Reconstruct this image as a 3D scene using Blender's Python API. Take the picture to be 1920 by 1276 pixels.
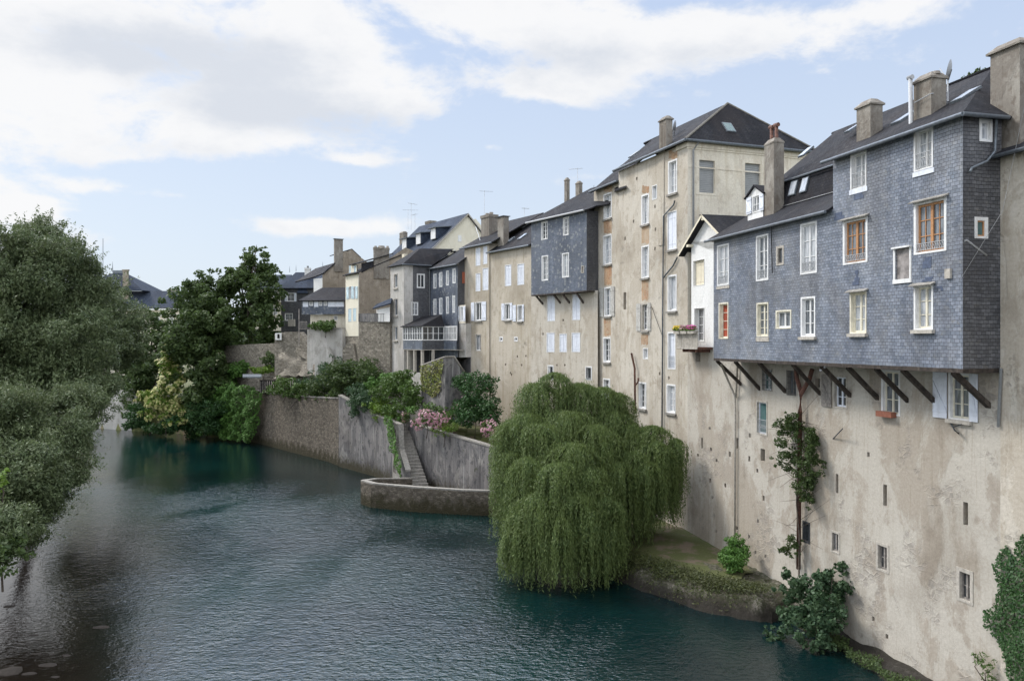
import bpy, math, random
import numpy as np
from mathutils import Vector
random.seed(7); RNG = np.random.default_rng(7)
for o in list(bpy.data.objects): bpy.data.objects.remove(o)
S = bpy.context.scene
H, F, CX, CY = 13.0, 1500.0, 960.0, 638.0      # camera height over the river, focal length in photo pixels, principal point

# ------------------------------------------------------------------ camera, sky, sun, exposure
cam = bpy.data.objects.new('camera', bpy.data.cameras.new('camera')); S.collection.objects.link(cam); S.camera = cam
cam.location = (0, 0, H); cam.rotation_euler = (math.radians(90), 0, 0)
cam.data.sensor_width = 36; cam.data.lens = 36*F/1920; cam.data.clip_end = 5000
S.render.resolution_x, S.render.resolution_y = 1024, 680
S.view_settings.view_transform = 'Standard'; S.view_settings.look = 'None'
S.view_settings.exposure = 0.9; S.view_settings.gamma = 1
SUN_EL, SUN_AZ = 44, -66          # azimuth clockwise from +Y (view direction): sun on the left, a little ahead
sun = bpy.data.objects.new('sun', bpy.data.lights.new('sun', 'SUN')); S.collection.objects.link(sun)
sun.data.energy = 1.5; sun.data.angle = math.radians(13); sun.data.color = (1, .95, .88)
sd = Vector((math.sin(math.radians(SUN_AZ))*math.cos(math.radians(SUN_EL)), math.cos(math.radians(SUN_AZ))*math.cos(math.radians(SUN_EL)), math.sin(math.radians(SUN_EL))))
sun.rotation_euler = sd.to_track_quat('Z', 'Y').to_euler(); sun.location = sd*200

class NT:
    """tiny node-tree writer"""
    def __init__(s, tree): s.t = tree; s.n = tree.nodes; s.l = tree.links; s.n.clear()
    def node(s, typ, **kw):
        n = s.n.new(typ)
        for k, v in kw.items():
            if hasattr(n, k) and not k.startswith('i_'): setattr(n, k, v)
        return n
    def set(s, sock, v):
        if hasattr(v, 'is_output') or isinstance(v, bpy.types.NodeSocket): s.l.new(v, sock)
        else:
            if isinstance(v, tuple) and len(v) == 3 and sock.type == 'RGBA': v = (*v, 1)
            sock.default_value = v
    def math(s, op, a, b=0.0, c=None, clamp=False):
        n = s.node('ShaderNodeMath', operation=op, use_clamp=clamp); s.set(n.inputs[0], a); s.set(n.inputs[1], b)
        if c is not None: s.set(n.inputs[2], c)
        return n.outputs[0]
    def vmath(s, op, a, b=(0, 0, 0)):
        n = s.node('ShaderNodeVectorMath', operation=op); s.set(n.inputs[0], a); s.set(n.inputs[1], b); return n.outputs[0]
    def mapping(s, v, sc=(1, 1, 1), loc=(0, 0, 0)):
        n = s.node('ShaderNodeMapping'); s.set(n.inputs['Vector'], v); n.inputs['Scale'].default_value = sc; n.inputs['Location'].default_value = loc; return n.outputs[0]
    def noise(s, v, scale, detail=4, rough=.55, dist=0.0):
        n = s.node('ShaderNodeTexNoise'); s.set(n.inputs['Vector'], v); n.inputs['Scale'].default_value = scale
        n.inputs['Detail'].default_value = detail; n.inputs['Roughness'].default_value = rough; n.inputs['Distortion'].default_value = dist
        return n.outputs[0]
    def ramp(s, f, a, b, lo=0.0, hi=1.0, smooth=True):
        n = s.node('ShaderNodeMapRange'); n.interpolation_type = 'SMOOTHSTEP' if smooth else 'LINEAR'
        s.set(n.inputs[0], f); s.set(n.inputs[1], a); s.set(n.inputs[2], b); s.set(n.inputs[3], lo); s.set(n.inputs[4], hi); return n.outputs[0]
    def mix(s, f, a, b, mode='MIX'):
        n = s.node('ShaderNodeMix', data_type='RGBA', blend_type=mode)
        s.set(n.inputs[0], f); s.set(n.inputs[6], a); s.set(n.inputs[7], b); return n.outputs[2]
    def sep(s, v): n = s.node('ShaderNodeSeparateXYZ'); s.set(n.inputs[0], v); return n.outputs
    def comb(s, x, y, z): n = s.node('ShaderNodeCombineXYZ'); s.set(n.inputs[0], x); s.set(n.inputs[1], y); s.set(n.inputs[2], z); return n.outputs[0]

# world: Nishita sky with clouds laid out by azimuth and elevation
W = bpy.data.worlds.new('World'); S.world = W; W.use_nodes = True
N = NT(W.node_tree)
sky = N.node('ShaderNodeTexSky'); sky.sky_type = 'NISHITA'; sky.sun_disc = False
sky.sun_elevation = math.radians(SUN_EL); sky.sun_rotation = math.radians(SUN_AZ); sky.air_density = 1.0; sky.dust_density = 2.0; sky.ozone_density = 1.2
d_ = N.node('ShaderNodeTexCoord').outputs['Generated']
dx, dy, dz = N.sep(d_)[:3]
az = N.math('ARCTAN2', dx, dy); el = N.math('ARCSINE', dz)
wob = N.noise(N.mapping(d_, (1, 1, 2.0)), 5.5, 9, .62, .25)
wob2 = N.noise(N.mapping(d_, (1, 1, 2.0), (3, 1, 2)), 14.0, 7, .62)
def blob(px, py, rx, ry, w):
    a = math.atan((px-CX)/F); e = math.atan((CY-py)/F*math.cos(a)); sx, sy = rx/F*math.cos(a), ry/F
    u = N.math('MULTIPLY', N.math('SUBTRACT', az, a), 1/sx); v = N.math('MULTIPLY', N.math('SUBTRACT', el, e), 1/sy)
    q = N.math('ADD', N.math('MULTIPLY', u, u), N.math('MULTIPLY', v, v))
    return N.math('MULTIPLY', N.math('EXPONENT', N.math('MULTIPLY', q, -1.0)), w)
def total(bl):
    t = None
    for b in bl:
        x = blob(*b); t = x if t is None else N.math('ADD', t, x)
    return t
dens = total([(120, 30, 330, 80, .85), (480, 40, 260, 75, .8), (420, 170, 260, 55, .8), (700, 165, 150, 45, .7), (80, 255, 200, 50, .85), (310, 258, 220, 36, .75), (150, 120, 220, 45, .6),
              (640, 95, 70, 35, .5), (960, 30, 200, 60, .75), (1020, 165, 105, 36, .75), (1130, 90, 150, 50, .7), (1400, 50, 220, 55, .75), (1750, 15, 240, 40, .6), (50, 392, 75, 26, .75),
              (590, 425, 100, 17, .7), (740, 425, 80, 26, .5), (120, 345, 190, 16, .4), (665, 300, 60, 12, .5), (930, 275, 35, 12, .45), (1640, 105, 170, 28, .3), (1130, 330, 60, 14, .5), (560, 265, 120, 20, .4),
              (-500, 200, 500, 260, .8), (2500, 100, 400, 200, .6)])
dens = N.math('MINIMUM', dens, .78)
hi = N.ramp(el, .42, .75)                           # broken cloud over the rest of the sky
dens = N.math('ADD', dens, N.math('MULTIPLY', hi, .55))
back = N.ramp(dy, .25, -.2)
dens = N.math('MAXIMUM', dens, N.math('MULTIPLY', back, .5))
dn = N.math('ADD', dens, N.math('MULTIPLY', N.math('SUBTRACT', wob, .5), 2.0))
dn = N.math('ADD', dn, N.math('MULTIPLY', N.math('SUBTRACT', wob2, .5), .8))
mask = N.ramp(dn, .24, .66)
grey = total([(420, 110, 230, 55, .9), (560, 215, 200, 36, 1.0), (180, 90, 200, 40, .6), (1040, 110, 110, 45, .7), (1330, 100, 160, 30, .5), (330, 280, 160, 20, .4), (90, 300, 150, 18, .3)])
shade = N.ramp(N.math('ADD', N.math('ADD', grey, N.math('MULTIPLY', N.math('SUBTRACT', wob2, .5), 1.3)), N.math('MULTIPLY', N.math('SUBTRACT', wob, .5), 1.1)), .0, 1.0)
ccol = N.mix(shade, (5.15, 5.15, 5.18), (3.85, 4.05, 4.4))
skyc = N.mix(N.ramp(el, .0, .5), (3.9, 4.4, 5.0), (2.95, 3.6, 4.85))       # thin bright veil below the clouds
base = N.mix(.88, sky.outputs[0], skyc)
col = N.mix(N.math('MULTIPLY', mask, .95), base, ccol)
gain = N.math('MAXIMUM', N.ramp(el, .5, .95, 1, 1.9), N.ramp(dy, .1, -.4, 1, 1.9))      # extra sky brightness added overhead and behind, out of view, to light the fronts
ga, ge = math.radians(-27), math.radians(46)       # sky glow toward the hidden sun, added above the view to brighten the water
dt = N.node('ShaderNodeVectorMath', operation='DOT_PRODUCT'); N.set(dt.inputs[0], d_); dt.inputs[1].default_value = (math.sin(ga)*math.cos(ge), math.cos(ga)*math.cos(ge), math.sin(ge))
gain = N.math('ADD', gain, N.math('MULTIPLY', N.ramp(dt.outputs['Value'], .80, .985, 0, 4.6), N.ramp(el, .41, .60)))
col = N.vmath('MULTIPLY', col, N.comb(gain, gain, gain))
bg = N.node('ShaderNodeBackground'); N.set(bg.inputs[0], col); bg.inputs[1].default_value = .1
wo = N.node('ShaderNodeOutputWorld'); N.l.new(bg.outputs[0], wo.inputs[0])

# ------------------------------------------------------------------ materials
MATS = {}
def newmat(name):
    m = bpy.data.materials.new(name); m.use_nodes = True; MATS[name] = m
    n = NT(m.node_tree); b = n.node('ShaderNodeBsdfPrincipled'); o = n.node('ShaderNodeOutputMaterial'); n.l.new(b.outputs[0], o.inputs[0])
    return m, n, b
def bump(n, b, h, strength=.4, dist=.02):
    k = n.node('ShaderNodeBump'); k.inputs['Strength'].default_value = strength; k.inputs['Distance'].default_value = dist
    n.set(k.inputs['Height'], h); n.l.new(k.outputs[0], b.inputs['Normal'])
def simple(name, c, rough=.6, var=.15, scale=6, metal=0, dirt=None, spec=.5):
    m, n, b = newmat(name); co = n.node('ShaderNodeTexCoord').outputs['Object']
    f = n.noise(co, scale, 5); f2 = n.noise(n.mapping(co, (3, 3, .5)), 1.5, 4)
    a = n.mix(n.ramp(f, .3, .7), tuple(x*(1-var) for x in c), tuple(min(1, x*(1+var)) for x in c))
    if dirt: a = n.mix(n.ramp(f2, .5, .75, 0, .7), a, dirt)
    n.set(b.inputs['Base Color'], a); b.inputs['Roughness'].default_value = rough; b.inputs['Metallic'].default_value = metal
    b.inputs['Specular IOR Level'].default_value = spec
    bump(n, b, f, .15, .01); return m
def uvn(n): return n.node('ShaderNodeUVMap').outputs[0]

def plaster(name, c1, c2, c3, stain, patch=.5, seed=0, stone=0.0, stonec=(.2, .18, .15), scale=.35, moss=False, streak=.75, spots=.5, weather=.42, white=0):
    m, n, b = newmat(name); uv = n.mapping(uvn(n), (1, 1, 1), (seed*7.3, seed*3.1, 0))
    big = n.noise(n.mapping(uv, (1, .55, 1)), scale, 9, .62, .4)
    mid = n.noise(n.mapping(uv, (1, .7, 1), (9, 4, 0)), scale*3.3, 7, .65, .2)
    fine = n.noise(uv, 9, 6, .7)
    st = n.noise(n.mapping(uv, (2.4, .10, 1)), 1.0, 6, .62)
    st2 = n.noise(n.mapping(uv, (7, .28, 1), (3, 0, 0)), 1.0, 5, .6)
    a = n.mix(n.ramp(big, patch-.03, patch+.03), c1, c2)
    a = n.mix(n.ramp(mid, .54, .62, 0, .8), a, c3)
    a = n.mix(n.ramp(st, .52, .72, 0, streak), a, n.mix(1.0, a, stain, 'MULTIPLY'))
    a = n.mix(n.ramp(st2, .56, .70, 0, .55), a, n.mix(1.0, a, stain, 'MULTIPLY'))
    a = n.mix(n.ramp(fine, .3, .75), n.mix(1.0, a, (.87, .86, .85), 'MULTIPLY'), n.mix(1.0, a, (1.07, 1.07, 1.07), 'MULTIPLY'))
    dk = n.noise(n.mapping(uv, (1, .8, 1), (13, 17, 0)), .17, 8, .62, .5)
    a = n.mix(n.ramp(dk, .50, .64, 0, weather), a, n.mix(1.0, a, (.50, .47, .43), 'MULTIPLY'))
    dl = n.noise(n.mapping(uv, (1, .6, 1), (41, 3, 0)), .55, 9, .7, .3)
    a = n.mix(n.ramp(dl, .53, .60, 0, weather*.7), a, n.mix(.6, a, (.56, .54, .48)))
    sp = n.noise(n.mapping(uv, (1, .8, 1), (31, 7, 0)), 3.2, 6, .75)
    a = n.mix(n.ramp(sp, .64, .70, 0, spots), a, n.mix(1.0, a, (.45, .42, .38), 'MULTIPLY'))
    hgt = n.math('ADD', n.math('MULTIPLY', fine, .4), n.math('MULTIPLY', n.ramp(big, patch-.03, patch+.03), .5))
    hgt = n.math('ADD', hgt, n.math('MULTIPLY', mid, .8))
    if white:
        ws = n.noise(n.mapping(uv, (5, .12, 1), (11, 0, 0)), 1.0, 5, .6); a = n.mix(n.ramp(ws, .60, .68, 0, white), a, (.42, .42, .40))
    if stone > 0:
        vo = n.node('ShaderNodeTexVoronoi', feature='DISTANCE_TO_EDGE'); n.set(vo.inputs['Vector'], n.mapping(uv, (1, 1.7, 1))); vo.inputs['Scale'].default_value = 3.0
        vc = n.node('ShaderNodeTexVoronoi'); n.set(vc.inputs['Vector'], n.mapping(uv, (1, 1.7, 1))); vc.inputs['Scale'].default_value = 3.0
        sm = n.ramp(n.noise(n.mapping(uv, (1, .8, 1), (17, 5, 0)), scale*1.6, 8, .65), .62-stone*.45, .68-stone*.45)
        cell = n.sep(vc.outputs['Color'])[0]
        sc = n.mix(cell, tuple(x*.6 for x in stonec), tuple(x*1.5 for x in stonec))
        sc = n.mix(n.ramp(vo.outputs[0], .03, .10, 1, 0), sc, tuple(x*1.0 for x in c1))
        sc = n.mix(n.ramp(fine, .3, .7, .35, 0), sc, (.03, .028, .022))
        sel = n.math('MULTIPLY', sm, n.ramp(cell, .30, .45)) if stone < .8 else sm
        a = n.mix(n.math('MULTIPLY', sel, .5 if stone < .8 else 1.0), a, sc)
        hgt = n.math('ADD', hgt, n.math('MULTIPLY', n.math('MULTIPLY', sm, n.ramp(vo.outputs[0], 0, .12)), .35 if stone < .8 else 1.2))
    if moss:
        v = n.sep(uvn(n))[1]
        mm = n.ramp(n.math('ADD', v, n.math('MULTIPLY', n.math('SUBTRACT', mid, .5), 3.2)), .3, 1.5, .92, 0)
        a = n.mix(mm, a, n.mix(fine, (.018, .016, .010), (.055, .048, .022)))
        gm = n.ramp(n.noise(uv, .9, 6, .7), .60, .68, 0, .6)
        a = n.mix(gm, a, (.045, .055, .02))
    n.set(b.inputs['Base Color'], a); b.inputs['Roughness'].default_value = .9; b.inputs['Specular IOR Level'].default_value = .2
    bump(n, b, hgt, .7, .035); return m

def slate(name, ca, cb, cc, bw=.20, rh=.11, rough=.45, seed=0, speck=0.0, lichen=(.16, .15, .13), spec=.5, lich=.5):
    m, n, b = newmat(name); uv0 = uvn(n)
    wv = n.noise(uv0, 1.3, 3); wv2 = n.noise(n.mapping(uv0, (1, 1, 1), (5, 9, 0)), 6, 2)
    u, v, _ = n.sep(uv0)[:3]
    v2 = n.math('ADD', v, n.math('ADD', n.math('MULTIPLY', wv, .10), n.math('MULTIPLY', wv2, .03)))
    uv = n.comb(n.math('ADD', u, n.math('MULTIPLY', wv2, .06)), v2, 0)
    br = n.node('ShaderNodeTexBrick'); n.set(br.inputs['Vector'], uv); br.offset = .5
    br.inputs['Scale'].default_value = 1; br.inputs['Brick Width'].default_value = bw; br.inputs['Row Height'].default_value = rh
    br.inputs['Mortar Size'].default_value = .008; br.inputs['Mortar Smooth'].default_value = .3
    br.inputs['Color1'].default_value = (0, 0, 0, 1); br.inputs['Color2'].default_value = (1, 1, 1, 1); br.inputs['Mortar'].default_value = (.4, .4, .4, 1)
    r = n.sep(br.outputs['Color'])[0]
    big = n.noise(n.mapping(uv0, (1, .8, 1), (seed, seed*2, 0)), .45, 7, .6); mid = n.noise(uv0, 3.5, 6, .65)
    fine = n.noise(uv0, 14, 4, .7)
    a = n.mix(r, ca, cb)
    a = n.mix(n.ramp(big, .42, .62, 0, .85), a, n.mix(r, tuple(x*.8 for x in cc), cc))
    a = n.mix(n.ramp(mid, .56, .70, 0, lich), a, lichen)
    a = n.mix(n.ramp(fine, .4, .75, 0, .3), a, n.mix(1.0, a, (1.5, 1.5, 1.5), 'MULTIPLY'))
    tone = n.noise(n.mapping(uv0, (1, .5, 1), (seed+4, 2, 0)), .28, 7, .65, .4); tone = n.math('ADD', n.math('MULTIPLY', tone, .6), n.math('MULTIPLY', n.noise(n.mapping(uv0, (1.6, .22, 1), (seed+1, 7, 0)), 1.0, 6, .65), .4))
    a = n.mix(n.ramp(tone, .36, .66), n.mix(1.0, a, (.62, .63, .67), 'MULTIPLY'), n.mix(1.0, a, (1.25, 1.23, 1.20), 'MULTIPLY'))
    a = n.mix(br.outputs['Fac'], a, n.mix(1.0, a, (.25, .25, .27), 'MULTIPLY'))
    if speck > 0:
        vo = n.node('ShaderNodeTexVoronoi'); n.set(vo.inputs['Vector'], uv0); vo.inputs['Scale'].default_value = 2.6
        a = n.mix(n.ramp(n.math('ADD', vo.outputs['Distance'], n.math('MULTIPLY', fine, .3)), .34, .52, speck, 0), a, (.26, .27, .27))
    n.set(b.inputs['Base Color'], a); n.set(b.inputs['Roughness'], n.ramp(r, 0, 1, rough-.08, rough+.15)); b.inputs['Specular IOR Level'].default_value = spec
    vf = n.math('FRACT', n.math('DIVIDE', v2, rh))            # each course tilts out at its foot
    hg = n.math('ADD', n.math('SUBTRACT', n.math('MULTIPLY', n.math('SUBTRACT', 1.0, vf), .7), n.math('MULTIPLY', br.outputs['Fac'], .8)), n.math('ADD', n.math('MULTIPLY', r, .5), n.math('MULTIPLY', mid, .8)))
    bump(n, b, hg, .75, .022); return m

plaster('plaster_warm', (.365, .325, .27), (.455, .425, .37), (.325, .285, .235), (.80, .77, .73), .50, 1, .22, (.22, .20, .18), .22, streak=.7)
plaster('plaster_beige', (.455, .41, .34), (.52, .48, .41), (.39, .345, .28), (.72, .68, .62), .5, 2, .10, (.22, .20, .17), .4)
plaster('plaster_tan', (.46, .41, .33), (.51, .46, .38), (.40, .355, .28), (.70, .66, .58), .52, 3, .10, (.25, .22, .18), .4)
plaster('plaster_grey', (.46, .445, .41), (.53, .51, .48), (.38, .36, .33), (.6, .6, .6), .5, 4, 0, scale=.5)
plaster('plaster_dark', (.28, .24, .19), (.33, .285, .23), (.23, .195, .15), (.65, .6, .55), .5, 5, .25, (.18, .15, .12), .5)
plaster('plaster_cream', (.72, .67, .56), (.66, .60, .49), (.62, .56, .46), (.78, .74, .66), .55, 6, 0, scale=.6, spots=.25, weather=.3)
plaster('paint_ivory', (.74, .70, .58), (.70, .66, .54), (.72, .68, .56), (.88, .86, .8), .5, 7, 0, scale=.6, streak=.3, spots=.1, weather=.1)
plaster('render_white', (.74, .74, .72), (.70, .70, .68), (.72, .72, .70), (.88, .87, .84), .5, 8, 0, scale=.5, streak=.3, spots=.08, weather=.08)
plaster('brick_orange', (.44, .29, .18), (.42, .32, .22), (.38, .31, .23), (.7, .62, .55), .5, 9, .3, (.30, .14, .08), .9)
plaster('stone_rubble', (.12, .10, .078), (.165, .14, .112), (.06, .042, .028), (.38, .32, .27), .5, 10, .95, (.15, .13, .105), .5, moss=True, streak=.95, white=.25, weather=1.0)
plaster('stone_upper', (.23, .205, .165), (.28, .25, .21), (.13, .11, .085), (.5, .46, .4), .5, 13, .95, (.25, .225, .185), .5, streak=.9)
plaster('concrete_stained', (.145, .14, .14), (.21, .20, .195), (.08, .08, .085), (.40, .40, .42), .5, 11, 0, scale=.6, moss=True, streak=1, white=.6)
plaster('chimney_render', (.20, .18, .155), (.25, .23, .20), (.17, .145, .12), (.6, .56, .52), .5, 12, 0, scale=.9)
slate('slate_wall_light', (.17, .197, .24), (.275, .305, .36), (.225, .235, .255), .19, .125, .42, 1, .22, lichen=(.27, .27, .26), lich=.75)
slate('slate_wall_dark', (.06, .063, .07), (.13, .132, .14), (.10, .10, .105), .19, .125, .5, 3, lich=.6)  # side faces carry shade in this darker slate; one front is truly dark
slate('slate_wall_speckled', (.10, .125, .165), (.17, .195, .245), (.12, .14, .175), .20, .125, .42, 5, .75)
slate('slate_roof', (.018, .019, .023), (.040, .041, .047), (.034, .031, .033), .24, .14, .78, 2, lichen=(.09, .085, .075), spec=.12)
slate('slate_roof_blue', (.03, .04, .06), (.055, .07, .10), (.04, .052, .075), .26, .16, .78, 4, lichen=(.08, .09, .10), spec=.12)
simple('slate_patch', (.07, .09, .14), .5, .25, 9)
simple('white_paint', (.70, .70, .69), .5, .08, 5, dirt=(.42, .40, .36))
simple('white_shutter', (.66, .69, .75), .5, .07, 5, dirt=(.48, .50, .53))
simple('worn_shutter', (.42, .41, .38), .7, .2, 9, dirt=(.22, .20, .18))
simple('yellowed_paint', (.66, .62, .50), .6, .12, 5, dirt=(.40, .36, .28))
simple('orange_wood', (.42, .21, .09), .5, .15, 12)
simple('stone_trim', (.40, .37, .32), .8, .18, 8, dirt=(.22, .20, .17))
simple('blue_shutter', (.50, .62, .66), .6, .08, 5)
simple('red_shutter', (.33, .09, .045), .6, .15, 7)
simple('old_beam', (.035, .026, .020), .85, .5, 7, dirt=(.11, .09, .07))
simple('grey_wood', (.22, .20, .18), .85, .3, 8, dirt=(.10, .09, .08))
simple('dark_metal', (.05, .055, .06), .5, .2, 8)
simple('zinc', (.14, .16, .18), .45, .2, 8, metal=.3)
simple('pale_metal', (.36, .37, .38), .45, .1, 8)
simple('rust', (.12, .055, .038), .85, .4, 10, dirt=(.05, .03, .025))
simple('terracotta', (.24, .09, .055), .8, .15, 8)
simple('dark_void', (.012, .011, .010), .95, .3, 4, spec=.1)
simple('soot_board', (.22, .20, .19), .8, .5, 3, dirt=(.04, .035, .03))
simple('roller_shade', (.30, .31, .31), .6, .06, 3)
simple('bark', (.07, .055, .042), .95, .4, 10)
simple('coping', (.24, .225, .20), .85, .25, 6, dirt=(.18, .17, .14))
simple('cream_board', (.66, .60, .46), .7, .06, 4)
simple('red_cloth', (.28, .05, .02), .7, .2, 2)
def glass(name, c, curtain=None):
    m, n, b = newmat(name); co = n.node('ShaderNodeTexCoord').outputs['Object']
    f = n.noise(n.mapping(co, (5, 5, .6)), 2, 4)
    a = c if curtain is None else n.mix(n.ramp(f, .35, .65), c, curtain)
    n.set(b.inputs['Base Color'], a); b.inputs['Roughness'].default_value = .07; b.inputs['Specular IOR Level'].default_value = .9
    bump(n, b, n.noise(co, 1.3, 2), .06, .02)
glass('pane_dark', (.02, .024, .028), (.045, .05, .055)); glass('pane_curtain', (.26, .28, .30), (.52, .54, .56)); glass('pane_mid', (.06, .07, .08), (.20, .22, .24)); glass('pane_skylight', (.35, .38, .42), (.5, .53, .57))
glass('pane_teal', (.05, .11, .11), (.10, .17, .17))

def leafmat(name, c1, c2, c3, trans=.25, rough=.55):
    m = bpy.data.materials.new(name); m.use_nodes = True; MATS[name] = m; n = NT(m.node_tree)
    g = n.node('ShaderNodeNewGeometry').outputs['Random Per Island']; co = n.node('ShaderNodeTexCoord').outputs['Object']
    cl = n.ramp(n.noise(co, .9, 4), .38, .62)
    a = n.mix(g, c1, c2); a = n.mix(n.math('MULTIPLY', cl, .6), a, c3)
    b = n.node('ShaderNodeBsdfPrincipled'); n.set(b.inputs['Base Color'], a); b.inputs['Roughness'].default_value = rough; b.inputs['Specular IOR Level'].default_value = .3
    t = n.node('ShaderNodeBsdfTranslucent'); n.set(t.inputs[0], a); mx = n.node('ShaderNodeMixShader'); mx.inputs[0].default_value = trans
    n.l.new(b.outputs[0], mx.inputs[1]); n.l.new(t.outputs[0], mx.inputs[2]); o = n.node('ShaderNodeOutputMaterial'); n.l.new(mx.outputs[0], o.inputs[0])
leafmat('leaf_silver', (.05, .08, .03), (.16, .20, .10), (.10, .125, .05), .3)
leafmat('leaf_dark', (.036, .065, .022), (.095, .14, .042), (.058, .09, .026), .35)
leafmat('leaf_mid', (.045, .09, .02), (.11, .18, .04), (.065, .11, .025))
leafmat('leaf_bluegreen', (.03, .068, .035), (.075, .13, .06), (.045, .08, .03))
leafmat('leaf_bright', (.08, .15, .02), (.18, .27, .04), (.12, .20, .03))
leafmat('leaf_fresh', (.055, .13, .025), (.12, .24, .05), (.08, .16, .03))
leafmat('leaf_moss', (.03, .045, .012), (.09, .105, .03), (.055, .06, .02))
leafmat('leaf_yellowgreen', (.11, .15, .03), (.24, .27, .06), (.16, .13, .045))
leafmat('leaf_willow', (.055, .095, .028), (.17, .225, .075), (.11, .15, .042), .35)
leafmat('leaf_ivy', (.02, .06, .02), (.05, .115, .03), (.035, .08, .02))
leafmat('flower_cream', (.30, .29, .10), (.52, .50, .22), (.34, .34, .13))
leafmat('flower_pink', (.36, .17, .21), (.55, .34, .38), (.32, .15, .19))
leafmat('flower_magenta', (.50, .07, .28), (.62, .15, .38), (.45, .05, .25))
leafmat('flower_yellow', (.65, .48, .05), (.75, .58, .08), (.6, .4, .03))

m, n, b = newmat('water'); pos = n.node('ShaderNodeNewGeometry').outputs['Position']
px_, py_, _ = n.sep(pos)[:3]
big = n.noise(pos, .06, 4); flow = n.noise(n.mapping(pos, (1.0, .35, 1)), .22, 4, .5, .6)
sh = n.ramp(n.math('ADD', n.math('ADD', px_, n.math('MULTIPLY', py_, .36)), n.math('MULTIPLY', big, 6)), -4, 4, 1, 0)       # shallows by the left bank
near = n.ramp(py_, 70, 46)
deep = n.mix(n.ramp(big, .35, .65), (.001, .009, .011), (.002, .018, .017))
wc = n.mix(n.math('MULTIPLY', sh, near), deep, n.mix(n.noise(pos, 1.4, 5, .7), (.004, .0032, .0028), (.014, .010, .008)))
n.set(b.inputs['Base Color'], wc); b.inputs['Roughness'].default_value = .045; b.inputs['IOR'].default_value = 1.5; b.inputs['Specular IOR Level'].default_value = .5
calm = n.ramp(n.noise(n.mapping(pos, (1, .45, 1), (3, 3, 0)), .09, 5, .62, .6), .38, .60, .40, 1.0)
far = n.ramp(py_, 58, 84, 1, .22)
w1 = n.noise(n.mapping(pos, (1, 1.5, 1)), 3.4, 3, .55, .5); w2 = n.noise(n.mapping(pos, (1, 1.4, 1)), 1.1, 3, .5, .4); w3 = n.noise(pos, 9, 2, .5)
hh = n.math('ADD', n.math('ADD', n.math('MULTIPLY', w1, .60), n.math('MULTIPLY', w2, .55)), n.math('MULTIPLY', w3, .16))
kst = n.math('MULTIPLY', calm, far)
kst = n.math('MULTIPLY', kst, n.math('SUBTRACT', 1.0, n.math('MULTIPLY', n.math('MULTIPLY', sh, near), .72)), clamp=True)
bump(n, b, hh, 1.0, .135); n.set([q for q in m.node_tree.nodes if q.type == 'BUMP'][0].inputs['Strength'], kst)

m, n, b = newmat('earth_grass'); co = n.node('ShaderNodeTexCoord').outputs['Object']
f = n.noise(co, .8, 7, .65); g = n.noise(co, 9, 5, .7)
a = n.mix(n.ramp(f, .50, .64), n.mix(g, (.045, .055, .014), (.10, .11, .032)), n.mix(g, (.11, .08, .055), (.17, .135, .095)))
n.set(b.inputs['Base Color'], a); b.inputs['Roughness'].default_value = .95; bump(n, b, g, .8, .06)
m, n, b = newmat('rock'); co = n.node('ShaderNodeTexCoord').outputs['Object']
f = n.noise(co, 1.1, 8, .7); g = n.noise(co, 6, 6, .7); zz = n.sep(n.node('ShaderNodeNewGeometry').outputs['Position'])[2]
a = n.mix(n.ramp(f, .4, .6), (.055, .045, .030), (.20, .18, .15)); a = n.mix(n.ramp(g, .38, .55, 0, .9), a, (.035, .04, .013))
a = n.mix(n.ramp(n.math('ADD', zz, n.math('MULTIPLY', f, .6)), .5, 1.3, .95, 0), a, (.016, .012, .008))
n.set(b.inputs['Base Color'], a); b.inputs['Roughness'].default_value = .9; bump(n, b, n.math('ADD', f, n.math('MULTIPLY', g, .5)), .9, .15)
m, n, b = newmat('river_stone'); co = n.node('ShaderNodeTexCoord').outputs['Object']
g = n.noise(co, 3, 6, .7); a = n.mix(g, (.012, .010, .008), (.055, .048, .042)); n.set(b.inputs['Base Color'], a); b.inputs['Roughness'].default_value = .95; b.inputs['Specular IOR Level'].default_value = .1; bump(n, b, g, .8, .08)

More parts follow.
